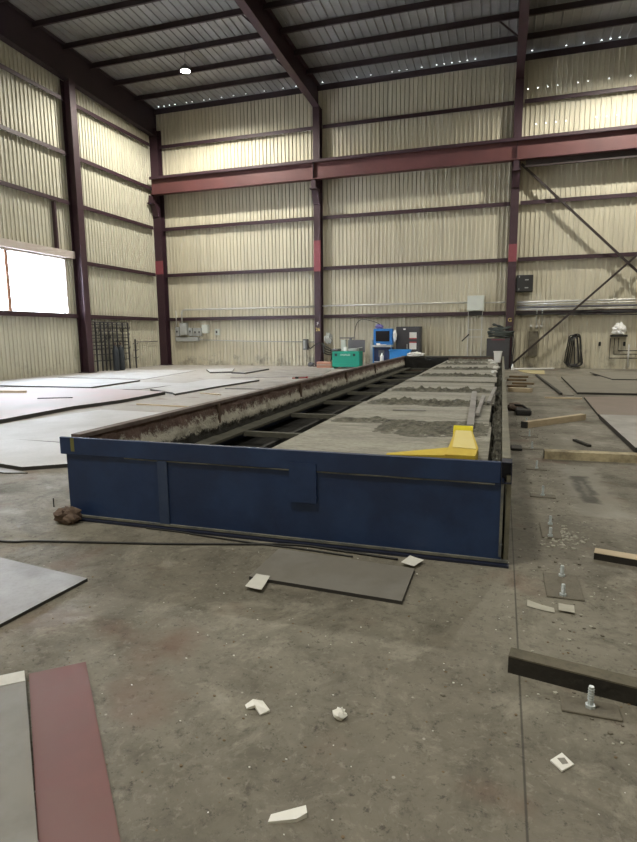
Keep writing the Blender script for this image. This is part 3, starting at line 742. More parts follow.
# red clamp by the rim
t = thing('red_clamp', (-6.7, 14.9, .0), 'small red and black clamp on the floor by the rusty table side', 'clamp')
MB().bar((-6.9, 14.5, .02), (-6.5, 14.85, .02), .035, .035).build('bar', M['red'], t)
MB().box(-6.80, -6.70, 14.52, 14.60, .0, .07).build('jaw', M['black'], t); MB().box(-6.52, -6.46, 14.80, 14.9, 0, .06).build('jaw', M['red'], t)
# right field
plate([(1.826, 16.6), (1.709, 11.288), (5.2, 11.36), (5.4, 17.4)], 0, .05, M['plate_dusty'], 'broad dusty plate with black edges in front of the hanging hose')
plate([(2.95, 18.6), (3.15, 15.4), (6.4, 15.6), (6.4, 19.2)], .05, .03, M['plate_dusty'], 'dusty plate lying on top of the broad plate')
plate([(1.737, 10.35), (1.60, 7.35), (4.6, 7.30), (4.8, 10.9)], 0, .045, M['plate_brown'], 'brownish plate between the broad plate and the pale plate')
plate([(1.58, 7.15), (1.545, 4.10), (1.9, 3.78), (3.6, 3.78), (4.2, 7.2)], 0, .07, M['plate'], 'pale grey plate with thick dark edge behind the long timber')
plate([(1.105, 17.5), (1.326, 10.95), (1.60, 10.95), (1.70, 17.2)], 0, .012, M['plate_dusty'], 'narrow dusty strip sheet beside the broad plate')
lath((1.09, 17.4), (1.31, 10.95), .06, .05, M['plateedge'], 'long black bar along the narrow strip sheet', .012, 'steel_bar', 'steel bar')
lath((.90, 10.23), (1.68, 10.22), .10, .03, M['wood'], 'flat pale board beside the brownish plate', 0, 'wood_board', 'board')
t = thing('timber', (.8, 6.3, 0), 'pale pine timber lying askew beside the table with dark end', 'timber')
MB().bar((.31, 5.76, .05), (1.30, 6.93, .05), .10, .10).build('beam', M['wood'], t)
MB().bar((.285, 5.73, .05), (.31, 5.76, .05), .102, .102).build('end_grain', M['plateedge'], t)
lath((.14, 11.7), (.66, 11.5), .22, .10, M['wood'], 'short thick pine block near the far half of the table', 0, 'wood_block', 'wood block')
for i, (x, y, a, w, l, m, lab) in enumerate(((.40, 15.2, .1, .25, .55, 'wood_old', 'brown weathered board nearest the pine block'), (.55, 13.9, -.15, .22, .6, 'wood_old', 'dirty brown board second from the pine block'), (.35, 13.0, .2, .2, .5, 'wood_old', 'dark brown board just behind the pine block'), (.5, 16.6, -.1, .3, .6, 'wood_old', 'brown board before the yellowish cardboard'))):
    lath((x - math.cos(a) * l / 2, y - math.sin(a) * l / 2), (x + math.cos(a) * l / 2, y + math.sin(a) * l / 2), w, .05, M[m], lab, 0, 'wood_board', 'board')
plate([(.609, 19.6), (.55, 20.6), (1.55, 20.3), (1.42, 18.2), (.95, 18.5)], .0, .012, mat('yellowed_card', (.46, .40, .22), .8, dirt=(.36, .31, .17), amt=.6, scale=3), 'yellowish cardboard sheet on the floor near the back wall', M['wood_old'], 'cardboard_sheet')['category'] = 'cardboard'
# black clamp pile
t = thing('chain_clamp', (.28, 7.7, 0), 'black greasy clamp with orange straps beside the table', 'clamp')
b = MB(); b.lump((.22, 8.0, .05), .16, .3, .07, .4, 5, 2); b.build('strap', M['rust'], t)
b = MB(); b.cbox(.20, .47, 7.15, 7.6, .0, .10, .02); b.build('body', M['black'], t)
b = MB(); b.tube([(.12, 8.3, .06), (.2, 7.9, .10), (.33, 7.6, .13), (.46, 7.3, .06)], .022, 8); b.build('handle', M['black'], t)
# long weathered timber
t = thing('timber', (1.2, 3.5, 0), 'long weathered square timber lying across the row of anchor bolts', 'timber')
b = MB(); b.loft([Vector((.445, y, z)) for y, z in ((3.43, 0), (3.58, 0), (3.58, .095), (3.43, .095))], [Vector((2.6, y, z)) for y, z in ((3.52, 0), (3.67, 0), (3.67, .095), (3.52, .095))])
b.build('beam', M['wood_pale'], t)
b = MB(); b.box(.443, .446, 3.432, 3.578, .002, .093); b.build('end_grain', M['timber_black'], t)
# timber in front, shade painted on its sides and light on its top
t = thing('timber', (.4, -1.3, 0), 'square timber with painted-in shaded sides and lit top nearest the camera', 'timber')
dx, dy = .4755, -.066
def blk(z0, z1, e=0):
    A = Vector((-.012 + e, -1.235)); d = Vector((1.15, -.21)); n = Vector((.013, .075))
    return [(A.x, A.y), (A.x + d.x, A.y + d.y), (A.x + d.x + n.x, A.y + d.y + n.y), (A.x + n.x, A.y + n.y)]
b = MB(); b.prism(blk(0, 0), 0, .075); b.build('beam', M['timber_black'], t)
b = MB(); b.prism(blk(0, 0), .0755, .082); tag(b.build('lit_top', M['timber_top'], t), 'grey brown top with its light painted in')
t = thing('timber', (.8, .25, 0), 'sawn timber end with yellow top and dark side by the anchor bolts', 'timber')
b = MB(); b.prism([(.545, .27), (1.0, .17), (1.02, .26), (.565, .36)], 0, .045); b.build('beam', M['timber_black'], t)
b = MB(); b.prism([(.545, .27), (1.0, .17), (1.02, .26), (.565, .36)], .0455, .05); b.build('sawn_top', M['wood'], t)
lath((.92, 4.75), (1.06, 4.35), .05, .03, M['timber_black'], 'short black stick on the floor behind the long timber', 0, 'wood_stick', 'stick')
lath((.70, 3.85), (1.3, 3.75), .05, .03, M['timber_black'], 'dark stick lying along the far side of the long timber', 0, 'wood_stick', 'stick')
b = MB(); b.cbox(.07, .21, 3.85, 4.10, .0, .03, .010); single(b, 'rubber_block', M['black'], 'small black rubber block between table and anchor bolts', 'block')

# anchor bolts
def anchor(x, y, label, n=1, tilt=0, pw=.11, h=.10, pd=.05):
    t = thing('anchor_plate', (x, y, 0), label, 'anchor', 'anchor bolts along the table')
    b = MB(); b.cbox(x - pw, x + pw, y - pd, y + pd, 0, .010, .003); b.build('base_plate', M['mudplate'], t)
    for k in range(n):
        bx = x + (0 if n == 1 else (-.012 + .02 * k)); by = y + (0 if n == 1 else (-.14 + .28 * k))
        a = Vector((bx, by, .008)); c = Vector((bx + tilt, by, h))
        s = MB().cyl(a, c, .0105, 10).build('stud', M['bolt'], t)
        MB().cyl((bx, by, .008), (bx, by, .022), .02, 6).build('nut', M['bolt'], s)
        b = MB()
        for q in range(5): b.tube([Vector((bx + tilt * (.45 + .1 * q), by, h * .45 + h * .11 * q)) + Vector((.0115 * math.cos(2 * PI * w / 8), .0115 * math.sin(2 * PI * w / 8), 0)) for w in range(8)], .0018, 4, closed=True)
        b.build('thread', M['bolt'], s)
anchor(.301, -1.40, 'zinc anchor stud on a low plate in front of the dark sided timber')
anchor(.307, -.235, 'pair of zinc anchor studs beside two cardboard scraps', 2, pw=.10, h=.078, pd=.17)
anchor(.315, .77, 'pair of zinc anchor studs among rubble near the sawn timber end', 2, pw=.07, h=.078, pd=.17)
anchor(.321, 1.75, 'zinc anchor stud on a flat plate, first beyond the rubble')
anchor(.328, 2.86, 'zinc anchor stud just in front of the long weathered timber')
anchor(.334, 4.02, 'zinc anchor stud just behind the long weathered timber', pw=.14)
anchor(.342, 4.95, 'zinc anchor stud nearest the askew pine timber', pw=.12)
anchor(.35, 6.2, 'zinc anchor stud between pine timber and greasy clamp', pw=.10)

# papers, cards, foam and cable on the floor
def sheet(pts, z, m, name, label, cat, curl=.006, th=.0015):
    b = MB(); n = 6; P = [Vector((x, y, 0)) for x, y in pts]; vs = []; fs = []
    for lv in (0, 1):
        for i in range(n + 1):
            for j in range(n + 1):
                u, v = i / n, j / n
                p = (P[0] * (1 - u) + P[1] * u) * (1 - v) + (P[3] * (1 - u) + P[2] * u) * v
                zz = z + lv * th + curl * (abs(u - .5) * 2) ** 2 * (.4 + abs(noise.noise(p * 9)))
                vs.append((p.x, p.y, zz))
    k = (n + 1) ** 2
    for i in range(n):
        for j in range(n):
            q = i * (n + 1) + j; fs.append((k + q, k + q + 1, k + q + n + 2, k + q + n + 1)); fs.append((q, q + n + 1, q + n + 2, q + 1))
    ring = list(range(n + 1)) + [i * (n + 1) + n for i in range(1, n + 1)] + [n * (n + 1) + j for j in range(n - 1, -1, -1)] + [i * (n + 1) for i in range(n - 1, 0, -1)]
    for a, c in zip(ring, ring[1:] + ring[:1]): fs.append((a, c, k + c, k + a))
    b.add(vs, fs); return single(b, name, m, label, cat)
sheet([(-1.497, -.640), (-1.402, -.645), (-1.376, -.838), (-1.490, -.821)], .0235, M['paper'], 'paper_sheet', 'white paper sheet on the corner of the small dark grey plate', 'paper', .003)
sheet([(-.625, -.075), (-.526, -.122), (-.574, -.243), (-.665, -.203)], .024, M['paper'], 'paper_sheet', 'white paper sheet by the foot of the blue table panel', 'paper', .003)
sheet([(.10, -.485), (.235, -.545), (.235, -.60), (.095, -.56)], .003, M['card'], 'cardboard_scrap', 'long pale cardboard scrap beside the paired anchor studs', 'cardboard')
sheet([(.262, -.49), (.34, -.50), (.335, -.585), (.255, -.575)], .012, M['card'], 'cardboard_scrap', 'small pale cardboard scrap touching the paired anchor studs', 'cardboard', .003)
t = thing('cardboard_scrap', (.165, -1.745, 0), 'white cardboard square with a grey smudge on open floor', 'cardboard')
b = MB(); b.prism([(.126, -1.751), (.169, -1.700), (.204, -1.747), (.161, -1.792)], .002, .008); b.build('card', M['foam'], t)
b = MB(); b.prism([(.150, -1.735), (.175, -1.725), (.185, -1.75), (.165, -1.76)], .008, .0088); b.build('smudge', M['plate_grey'], t)
# foam wedge
W_ = [(-.727, -2.284), (-.644, -2.252), (-.618, -2.226), (-.631, -2.200), (-.729, -2.255)]; H_ = (.007, .012, .018, .018, .007)
b = MB(); b.loft([Vector((x, y, 0)) for x, y in W_], [Vector((x, y, h)) for (x, y), h in zip(W_, H_)])
single(b, 'foam_wedge', M['foam'], 'white foam wedge, biggest white scrap on the near floor', 'foam scrap')
P_ = [(-1.036, -1.791), (-1.013, -1.763), (-.966, -1.769), (-.922, -1.801), (-.953, -1.829), (-.987, -1.801), (-1.018, -1.811)]; H_ = (.004, .016, .022, .012, .004, .020, .006)
b = MB(); b.loft([Vector((x, y, h * .4)) for (x, y), h in zip(P_, H_)], [Vector((x, y, h + .002)) for (x, y), h in zip(P_, H_)])
single(b, 'torn_paper', M['foam'], 'crumpled torn white paper on bare floor beside a small foam crumb', 'paper')
b = MB(); b.lump((-.646, -1.745, .016), .028, .024, .02, .6, 6, 4, 12, 8); single(b, 'foam_crumb', M['foam'], 'small ragged white foam crumb between the paper scrap and cardboard square', 'foam scrap')
# chips and crumbs
def chips(n, area_fn, r0, r1, m, label, seed, dens=None):
    rnd = random.Random(seed); b = MB(); k = 0
    while k < n:
        x, y = area_fn(rnd); r = rnd.uniform(r0, r1)
        a = rnd.random() * PI; e = rnd.uniform(.4, 1)
        pts = []
        for q in range(5):
            th = a + 2 * PI * q / 5 + rnd.uniform(-.3, .3); pts.append((x + r * math.cos(th), y + r * e * math.sin(th)))
        b.prism(pts, 0, r * rnd.uniform(.3, .7)); k += 1
    tag(b.build('debris_crumbs', m, loc=mid(b)), label, 'debris', kind='stuff')
def near(r): 
    y = r.uniform(-2.6, 0); return r.uniform(-1.9, .6), y
def strip(r): return r.gauss(.33, .16), r.uniform(-1.6, 8)
chips(130, near, .0015, .0055, M['foam'], 'white crumbs scattered over the near floor', 3)
chips(220, lambda r: (r.uniform(-2.6, .8), r.uniform(-2.6, .0)), .002, .007, M['wood_old'], 'brown crumbs scattered over the near floor', 5)
chips(220, strip, .003, .011, M['card'], 'pale rubble crumbs along the row of anchor bolts', 4)
chips(200, strip, .003, .012, M['mudplate'], 'dark rubble crumbs along the row of anchor bolts', 6)
chips(150, lambda r: (r.gauss(.37, .08), r.gauss(.68, .13)), .004, .016, M['card'], 'heap of broken concrete bits around the second pair of studs', 9)
# cable
def smooth_path(p, n=10):
    out = []
    for i in range(len(p) - 1):
        a, b_, c, d = [Vector(p[max(0, min(len(p) - 1, i + q))]) for q in (-1, 0, 1, 2)]
        for k in range(n):
            u = k / n; out.append(.5 * ((2 * b_) + (c - a) * u + (2 * a - 5 * b_ + 4 * c - d) * u * u + (3 * b_ - a - 3 * c + d) * u ** 3))
    out.append(Vector(p[-1])); return out
b = MB(); b.tube(smooth_path([(-6.2, -.75, .009), (-4.6, -.69, .009), (-3.57, -.621, .009), (-3.28, -.536, .009), (-2.413, -.331, .009), (-1.836, -.17, .009), (-1.45, -.07, .009), (-1.1, -.085, .009), (-.7, -.12, .009)]), .008, 6)
single(b, 'power_cable', M['cable'], 'long black cable lying across the floor in front of the blue table', 'cable', smooth=True)
b = MB(); b.tube(smooth_path([(-2.7, -.062, .008), (-2.393, -.065, .008), (-2.219, -.085, .008), (-1.721, -.12, .008), (-1.35, -.13, .008), (-1.0, -.16, .008)]), .006, 6)
single(b, 'power_cable', M['cable'], 'thin black cable hugging the base of the blue panel', 'cable', smooth=True)
# rusty lump at the table corner
b = MB(); b.lump((-3.40, -.11, .055), .12, .075, .07, .45, 5, 1); single(b, 'rusty_rag', M['rust'], 'rusty brown lump at the bottom corner of the blue panel', 'rag')
b = MB(); b.cbox(-3.60, -3.50, -.03, .06, .0, .07, .015); single(b, 'rubber_block', M['black'], 'black block beside the rusty lump at the table corner', 'block')
b = MB(); b.cyl((-3.836, .202, 0), (-3.836, .202, .08), .005, 8); single(b, 'steel_pin', M['timber_black'], 'thin dark pin standing up from the floor by the table corner', 'pin')

# ------------------------------------------------------------------ along the back wall
YW = YB - .040
def wallbox(x0, x1, z0, z1, d, m, name, label, cat, y=None, door=True, extra=None):
    y1 = (y or YW); t = thing(name, ((x0 + x1) / 2, y1 - d, z0), label, cat)
    b = MB(); b.cbox(x0, x1, y1 - d, y1, z0, z1, .012); b.build('body', m, t)
    if door: MB().cbox(x0 + .02, x1 - .02, y1 - d - .012, y1 - d, z0 + .02, z1 - .02, .004).build('cover', m, t)
    if extra: extra(t, y1 - d - .012)
    return t
def knob(x, z, m='black', s=.03):
    return lambda t, y: MB().box(x - s, x + s, y - .03, y, z - s * 1.6, z + s * 1.6).build('switch_handle', M[m], t)
wallbox(-16.02, -15.80, 1.48, 1.93, .14, M['greybox'], 'switch_box', 'narrow grey switch box nearest the corner column', 'switch box', extra=knob(-15.9, 1.7))
wallbox(-15.71, -15.33, 1.52, 2.13, .22, M['greybox'], 'disconnect_box', 'tall light grey disconnect box above the wiring trough', 'electrical box', extra=knob(-15.36, 1.85, 'greybox', .025))
wallbox(-15.26, -15.05, 1.47, 1.88, .14, M['greybox'], 'switch_box', 'narrow grey switch box just past the tall disconnect box', 'switch box', extra=knob(-15.15, 1.7))
wallbox(-14.97, -14.76, 1.47, 1.87, .14, M['greybox'], 'switch_box', 'grey switch box third along from the corner column', 'switch box', extra=knob(-14.86, 1.66))
wallbox(-14.74, -14.53, 1.47, 1.87, .14, M['greybox'], 'switch_box', 'grey switch box beside the white box', 'switch box', extra=knob(-14.63, 1.66))
wallbox(-14.45, -14.12, 1.60, 2.03, .22, M['palebox'], 'junction_box', 'white junction box at the end of the switch box row', 'electrical box')
wallbox(-13.78, -13.52, 1.50, 1.82, .12, M['palebox'], 'socket_box', 'small pale socket box set apart from the switch boxes', 'socket', extra=knob(-13.66, 1.66, 'black', .04))
wallbox(-16.03, -14.71, 1.20, 1.42, .14, M['greybox'], 'wiring_trough', 'long grey wiring trough under the switch boxes', 'trough')
def pipe(pts, r, m, name, label, cat='pipe', n=8): 
    b = MB(); b.tube(pts, r, n); return single(b, name, m, label, cat, smooth=True)
pipe([(-15.52, 21.80, 2.14), (-15.52, 21.80, 2.62), (-15.49, 21.80, 2.70), (-15.43, 21.80, 2.755), (-15.3, 21.80, 2.78), (-12, 21.80, 2.78), (XM - .18, 21.80, 2.78)], .045, M['galv'], 'conduit', 'galvanised conduit bending up from the disconnect box', 'conduit')
pipe([(-15.85, 21.80, 1.93), (-15.85, 21.80, 2.75)], .025, M['galv'], 'conduit', 'short upright conduit above the narrow corner switch box', 'conduit')
pipe([(-14.7, 21.98, 1.28), (-12, 21.98, 1.20), (XM - .2, 21.98, 1.14)], .022, M['greybox'], 'conduit', 'thin grey pipe at waist height leading from the wiring trough', 'conduit')
pipe([(XM + .2, 21.80, 2.80), (-5, 21.80, 2.80), (-1.57, 21.80, 2.79)], .04, M['galv'], 'conduit', 'galvanised conduit on the wall above the blue console', 'conduit')
pipe([(-.86, 21.80, 2.77), (XR - .2, 21.80, 2.77)], .03, M['galv'], 'conduit', 'short galvanised conduit between pale box and column', 'conduit')
for z, r, m, lab in ((2.76, .04, 'galv', 'topmost bright conduit behind the crossed rods'), (2.66, .03, 'galv', 'second bright conduit behind the crossed rods'), (2.54, .045, 'slate', 'thick dull pipe behind the crossed rods'), (2.455, .022, 'galv', 'lowest thin bright conduit behind the crossed rods')):
    pipe([(XR + .25, 21.80, z), (XE, 21.80, z)], r, M[m], 'conduit', lab, 'conduit')
b = MB()
for k in range(4): b.tube(smooth_path([(XR + .3 + 1.2 * i, 21.80 + .015 * math.sin(i * 2 + k), 2.22 + .03 * k + .05 * math.sin(i * 1.3 + k * 2)) for i in range(7)], 5), .02, 6)
single(b, 'cable_bundle', M['cable'], 'bundle of black cables along the lowest girt behind the crossed rods', 'cable bundle', smooth=True)
pipe([(1.25, 21.84, 2.72), (1.25, 21.84, 1.80)], .022, M['galv'], 'conduit', 'straight drop conduit under the black wall heater', 'conduit')
pipe([(1.9, 21.84, 2.76), (1.62, 21.84, 2.74), (1.50, 21.84, 2.66), (1.46, 21.84, 2.52), (1.46, 21.84, 1.80)], .025, M['galv'], 'conduit', 'bent drop conduit beside the straight one', 'conduit')
for x in (1.05, 1.28, 1.45): 
    b = MB(); b.cyl((x, 22.06, 1.70), (x, 21.84, 1.78), .05, 10); single(b, 'pipe_elbow', M['galv'], {1.05: 'dull pipe fitting nearest the column under the black heater', 1.28: 'pipe fitting under the straight drop conduit', 1.45: 'pipe fitting under the bent drop conduit'}[x], 'fitting')
b = MB(); b.box(.98, 1.34, 21.95, 22.05, .5, 1.55); single(b, 'wall_panel', mat('stained_panel', (.11, .10, .08), .8, dirt=(.22, .20, .15), amt=.8, scale=4), 'dark stained panel on the wall behind the sloping rod', 'panel')
# black wall heater
def heater_extra(t, y):
    for z in (3.65, 3.33): MB().box(.72, .86, y - .006, y, z - .02, z + .02).build('label_strip', M['greybox'], t)
    for z in (3.78, 3.28): MB().box(.48, .51, y - .006, y, z - .04, z + .04).build('latch', M['greybox'], t)
wallbox(.38, 1.04, 3.17, 3.85, .35, M['black'], 'wall_heater', 'black box unit mounted high on the wall beside the column', 'heater', extra=heater_extra)
# pale box on a strut frame
t = thing('control_panel', (-1.21, 21.8, 0), 'pale square control box on two strut legs behind the table', 'control box')
MB().cbox(-1.56, -.87, 21.62, 21.84, 2.43, 3.07, .012).build('body', M['palebox'], t)
MB().box(-1.53, -.90, 21.605, 21.62, 2.46, 3.04).build('door', M['palebox'], t)
for x in (-1.50, -.94): MB().box(x - .022, x + .022, 21.80, 21.84, 0, 2.43).build('leg', M['galv'], t)
for z in (1.33, 1.64): MB().box(-1.50, -.87, 21.79, 21.80, z - .02, z + .02).build('crossbar', M['galv'], t)
MB().box(-1.50, -.94, 21.76, 21.84, 2.25, 2.42).build('gland_plate', M['black'], t)
b = MB(); b.bar((-1.75, 21.75, 1.15), (-1.45, 21.75, 1.45), .05, .05); single(b, 'lever_arm', M['black'], 'short black lever sloping beside the strut legs', 'lever')
# hanging hose
t = thing('hose_coil', (2.75, 21.9, 0), 'black hose hanging in long loops on the back wall', 'hose')
b = MB()
for k in range(7):
    w = .16 + .03 * ((k * 3) % 7); zb_ = .03 + .03 * ((k * 5) % 7) * .6; zt = 1.20 + .02 * k; cx = 2.75 + .03 * ((k * 2) % 7 - 3)
    pts = [(cx + (w if 0 < i < 12 else w) * math.cos(PI * i / 12) * .5, 21.93 - .02 * k, zt + .10 * math.sin(PI * i / 12)) for i in range(13)]
    pts += [(cx - (w * .5 + (w * .45) * u), 21.93 - .02 * k, zt + (zb_ + .15 - zt) * u) for u in (.35, .7, 1)]
    pts += [(cx - w * .95 * math.cos(PI * i / 8), 21.93 - .02 * k, zb_ + .15 - .12 * math.sin(PI * i / 8)) for i in range(1, 9)]
    pts += [(cx + (w * .5 + (w * .45) * u), 21.93 - .02 * k, zt + (zb_ + .15 - zt) * u) for u in (.7, .35)]
    b.tube(pts, .024, 6, closed=True)
b.build('loops', M['cable'], t, smooth=True)
MB().box(2.70, 2.80, 21.76, YW, 1.24, 1.30).build('hook', M['slate'], t)
# crumpled bag on bracket
t = thing('plastic_bag', (4.35, 21.9, 1.36), 'crumpled white plastic bag on a dark bracket on the back wall', 'bag')
b = MB(); b.lump((4.38, 21.88, 1.60), .24, .13, .22, .5, 7, 5, 24, 14); b.build('bag', M['white'], t, smooth=False)
MB().box(4.08, 4.68, 21.8, YW, 1.30, 1.38).build('bracket', M['black'], t)
for i, (x, z) in enumerate(((4.10, .44), (4.25, .60), (4.40, .74))):
    pipe([(x, 21.98, 1.25), (x, 21.98, z), (5.9, 21.98, z)], .016, M['cable'], 'thin_pipe', ['outer', 'middle', 'inner'][i] + ' thin dark L-bent pipe below the white bag', 'pipe')
pipe([(4.78, 21.93, .05), (4.78, 21.93, 1.0)], .03, M['galv'], 'conduit', 'pale upright pipe in front of the L-bent pipes', 'conduit')
for x in (3.72, 4.62): wallbox(x - .04, x + .04, .93, 1.10, .06, M['black'], 'socket_box', 'small black socket box ' + ('between the hanging hose and the white bag' if x < 4 else 'under the white bag'), 'socket', door=False)
# dark cabinet with hose stack
t = thing('metal_cabinet', (-.24, 21.3, 0), 'charcoal cabinet behind the far table end with hoses heaped on top', 'cabinet')
MB().cbox(-.69, .22, 20.92, 21.46, 0, 1.27, .015).build('body', M['charcoal'], t)
MB().box(-.66, .19, 20.90, 20.92, .05, 1.14).build('door', M['charcoal'], t)
MB().box(-.50, .02, 20.905, 20.92, 1.20, 1.235).build('trim_strip', M['primer'], t)
b = MB()
for k in range(9):
    rx = .50 - .028 * abs(k - 3) - (.06 if k > 6 else 0); cx = -.17 + random.uniform(-.03, .03); z = 1.36 + .048 * k; ti = random.uniform(-.12, .12); ph = random.random() * 6
    b.tube([(cx + rx * math.cos(q * PI / 14), 21.19 + .25 * math.sin(q * PI / 14), z + ti * math.cos(q * PI / 14) + .025 * math.sin(3 * q * PI / 14 + ph)) for q in range(28)], .034, 7, closed=True)
single(b, 'hose_coil', M['hose'], 'heap of coiled dark green hoses on top of the charcoal cabinet', 'hose', smooth=True)
b = MB()
for k, x in enumerate((.28, .34)): b.tube(smooth_path([(x, 21.2, 1.5), (x + .05, 21.0, 1.1), (x + .02, 20.95, .5), (x + .02, 20.88, .03)], 8), .022, 6)
single(b, 'hanging_cable', M['cable'], 'black cables trailing down beside the charcoal cabinet', 'cable', smooth=True)
b = MB(); b.tube(smooth_path([(.36, 20.9, .03), (.7, 20.95, .03), (1.1, 21.15, .03), (2.0, 21.5, .03)], 8), .03, 8); single(b, 'white_pipe', M['white'], 'white pipe lying on the floor along the back wall', 'pipe')
b = MB(); b.lathe((.36, 20.6, 0), [(.05, 0), (.05, .12), (.02, .2), (.02, .25)], 12); single(b, 'white_bottle', M['white'], 'small white bottle at the foot of the column', 'bottle')

# blue operator console
t = thing('operator_console', (-5.0, 20.9, 0), 'bright blue operator console with dark screen by the back wall', 'console')
MB().cbox(-5.45, -4.62, 20.75, 21.25, .02, .92, .015).build('pedestal', M['navy'], t)
for x in (-5.45, -4.66): MB().box(x, x + .05, 20.70, 20.75, .02, .95).build('side_trim', M['cabblue'], t)
h = MB().cbox(-5.45, -4.62, 20.82, 21.2, 1.02, 1.72, .02).build('housing', M['cabblue'], t)
MB().box(-5.34, -4.74, 20.805, 20.82, 1.17, 1.62).build('screen', M['screen'], h)
MB().cbox(-5.47, -4.60, 20.55, 20.85, .93, 1.02, .01).build('keyboard_shelf', M['greybox'], t)
MB().box(-5.25, -4.85, 20.56, 20.70, 1.02, 1.04).build('keyboard', M['white'], t)
MB().box(-5.20, -4.95, 20.735, 20.75, .50, .80).build('drive_bay', M['slate'], t)
MB().box(-5.40, -4.70, 20.735, 20.75, .28, .31).build('trim_line', M['white'], t)
MB().box(-5.58, -5.48, 20.8, 21.2, 0, 1.25).build('side_post', M['greybox'], t)
for x0, x1 in ((-5.30, -5.12), (-4.88, -4.70)): pass
b = MB(); b.cbox(-5.28, -5.12, 20.60, 20.72, 1.042, 1.10, .01); single(b, 'paper_cup', M['white'], 'white container on the console shelf under the screen', 'container')
b = MB(); b.lump((-5.22, 21.0, 1.80), .18, .12, .10, .5, 6, 8, 16, 10); single(b, 'blue_cloth', mat('lilac_cloth', (.20, .17, .42), .8), 'lilac cloth bundle on top of the blue console', 'cloth')
b = MB(); b.tube(smooth_path([(-5.2, 21.1, 1.9), (-5.6, 21.5, 2.05), (-6.2, 21.8, 2.15), (-6.5, 21.9, 1.9), (-6.6, 21.9, 1.2)], 8), .015, 6); single(b, 'black_cord', M['cable'], 'black cord draping from the console up the back wall', 'cord', smooth=True)
b = MB(); b.lump((-4.52, 20.9, 1.42), .09, .08, .22, .4, 5, 12, 14, 10, False); single(b, 'white_glove', M['white'], 'white rag hanging beside the console screen', 'rag')
b = MB(); b.lathe((-4.98, 20.4, 0), [(.07, 0), (.08, .3), (.08, .55), (.03, .62), (.03, .68)], 14); single(b, 'white_bottle', M['white'], 'tall white jug standing in front of the blue console', 'jug')
# blue tarp crate
t = thing('blue_bin', (-4.2, 20.25, 0), 'bright blue low bin between console and dark cabinet', 'bin')
MB().cbox(-4.58, -3.75, 20.0, 20.5, 0, .80, .03).build('body', M['bluebin'], t)
MB().cbox(-4.61, -3.72, 19.97, 20.53, .78, .84, .015).build('lid', M['bluebin'], t)
# dark cabinet with papers
t = thing('tool_cabinet', (-3.95, 21.4, 0), 'tall charcoal two door cabinet with white papers taped on', 'cabinet')
MB().cbox(-4.52, -3.45, 21.2, 21.75, 0, 1.80, .015).build('body', M['charcoal'], t)
for x0, x1 in ((-4.50, -3.99), (-3.98, -3.47)):
    d = MB().box(x0, x1, 21.18, 21.2, .05, 1.77).build('door', M['charcoal'], t)
    if x0 < -4: MB().box(-4.04, -4.01, 21.15, 21.18, .85, 1.05).build('handle', M['galv'], d)
for z0, z1 in ((1.26, 1.55), (.82, 1.15)):
    d = MB().box(-3.93, -3.62, 21.175, 21.18, z0, z1).build('notice_sheet', M['paper'], t)
    MB().box(-3.93, -3.62, 21.172, 21.175, z1 - .055 if z0 < 1 else z0, z1 if z0 < 1 else z0 + .05).build('red_heading', M['red'], d)
MB().box(-4.20, -4.10, 21.175, 21.18, 1.66, 1.72).build('sticker', M['white'], t)

# green job box
gx, gy = -6.54, 20.5
t = thing('job_box', (gx, gy, 0), 'teal green steel chest with its grey lid propped open', 'tool chest')
b = MB(); b.cbox(-7.15, -5.93, 20.2, 20.85, .08, .76, .012); b.build('body', M['green'], t)
for z in (.40,): MB().box(-7.15, -5.93, 20.19, 20.2, z, z + .02).build('seam', M['green'], t)
for x in (-6.98, -6.16): MB().box(x - .05, x + .05, 20.185, 20.2, .55, .66).build('handle_recess', M['black'], t)
for x in (-7.10, -6.03): MB().box(x, x + .06, 20.25, 20.8, 0, .08).build('skid', M['green'], t)
text_mesh('GREENLEE', .10, M['white'], 'lettering', t, Matrix.Translation((-6.56, 20.186, .605)) @ FACE, .004)
MB().box(-6.60, -5.84, 20.86, 20.90, .70, 1.24).build('lid', M['slate'], t)
b = MB(); b.bar((-6.55, 20.85, .80), (-5.95, 20.85, .92), .03, .03); b.build('lid_stay', M['galv'], t)
for x0, x1, y0, y1, z1, m, lab in ((-7.20, -6.90, 20.25, 20.8, .86, 'slate', 'grey tool tray across one end of the green chest'), (-6.66, -6.52, 20.3, 20.5, .95, 'white', 'white canister poking out of the green chest'), (-6.45, -6.05, 20.3, 20.7, .88, 'greybox', 'pale grey case inside the open green chest')):
    b = MB(); b.cbox(x0, x1, y0, y1, .765, z1, .02); single(b, {'slate': 'tool_tray', 'white': 'canister', 'greybox': 'tool_case'}[m], M[m], lab, 'tool case' if m != 'white' else 'canister')
t = thing('pipe_stand', (-6.9, 21.1, 0), 'pale metal stand with a T-shaped head behind the green chest', 'stand')
MB().cbox(-6.98, -6.76, 21.0, 21.2, 0, 1.25, .02).build('post', M['palebox'], t)
MB().bar((-7.05, 21.1, 1.33), (-6.35, 21.1, 1.33), .05, .05).build('head_bar', M['slate'], t)
MB().box(-6.60, -6.50, 21.05, 21.15, 1.20, 1.33).build('clamp', M['slate'], t)
t = thing('salmon_box', (-7.95, 20.9, 0), 'small salmon pink carton beside the teal green chest', 'carton')
MB().cbox(-8.05, -7.36, 20.75, 21.1, 0, .27, .01).build('body', M['salmon'], t); MB().box(-8.05, -7.36, 20.74, 20.75, .12, .15).build('tape', M['card'], t)
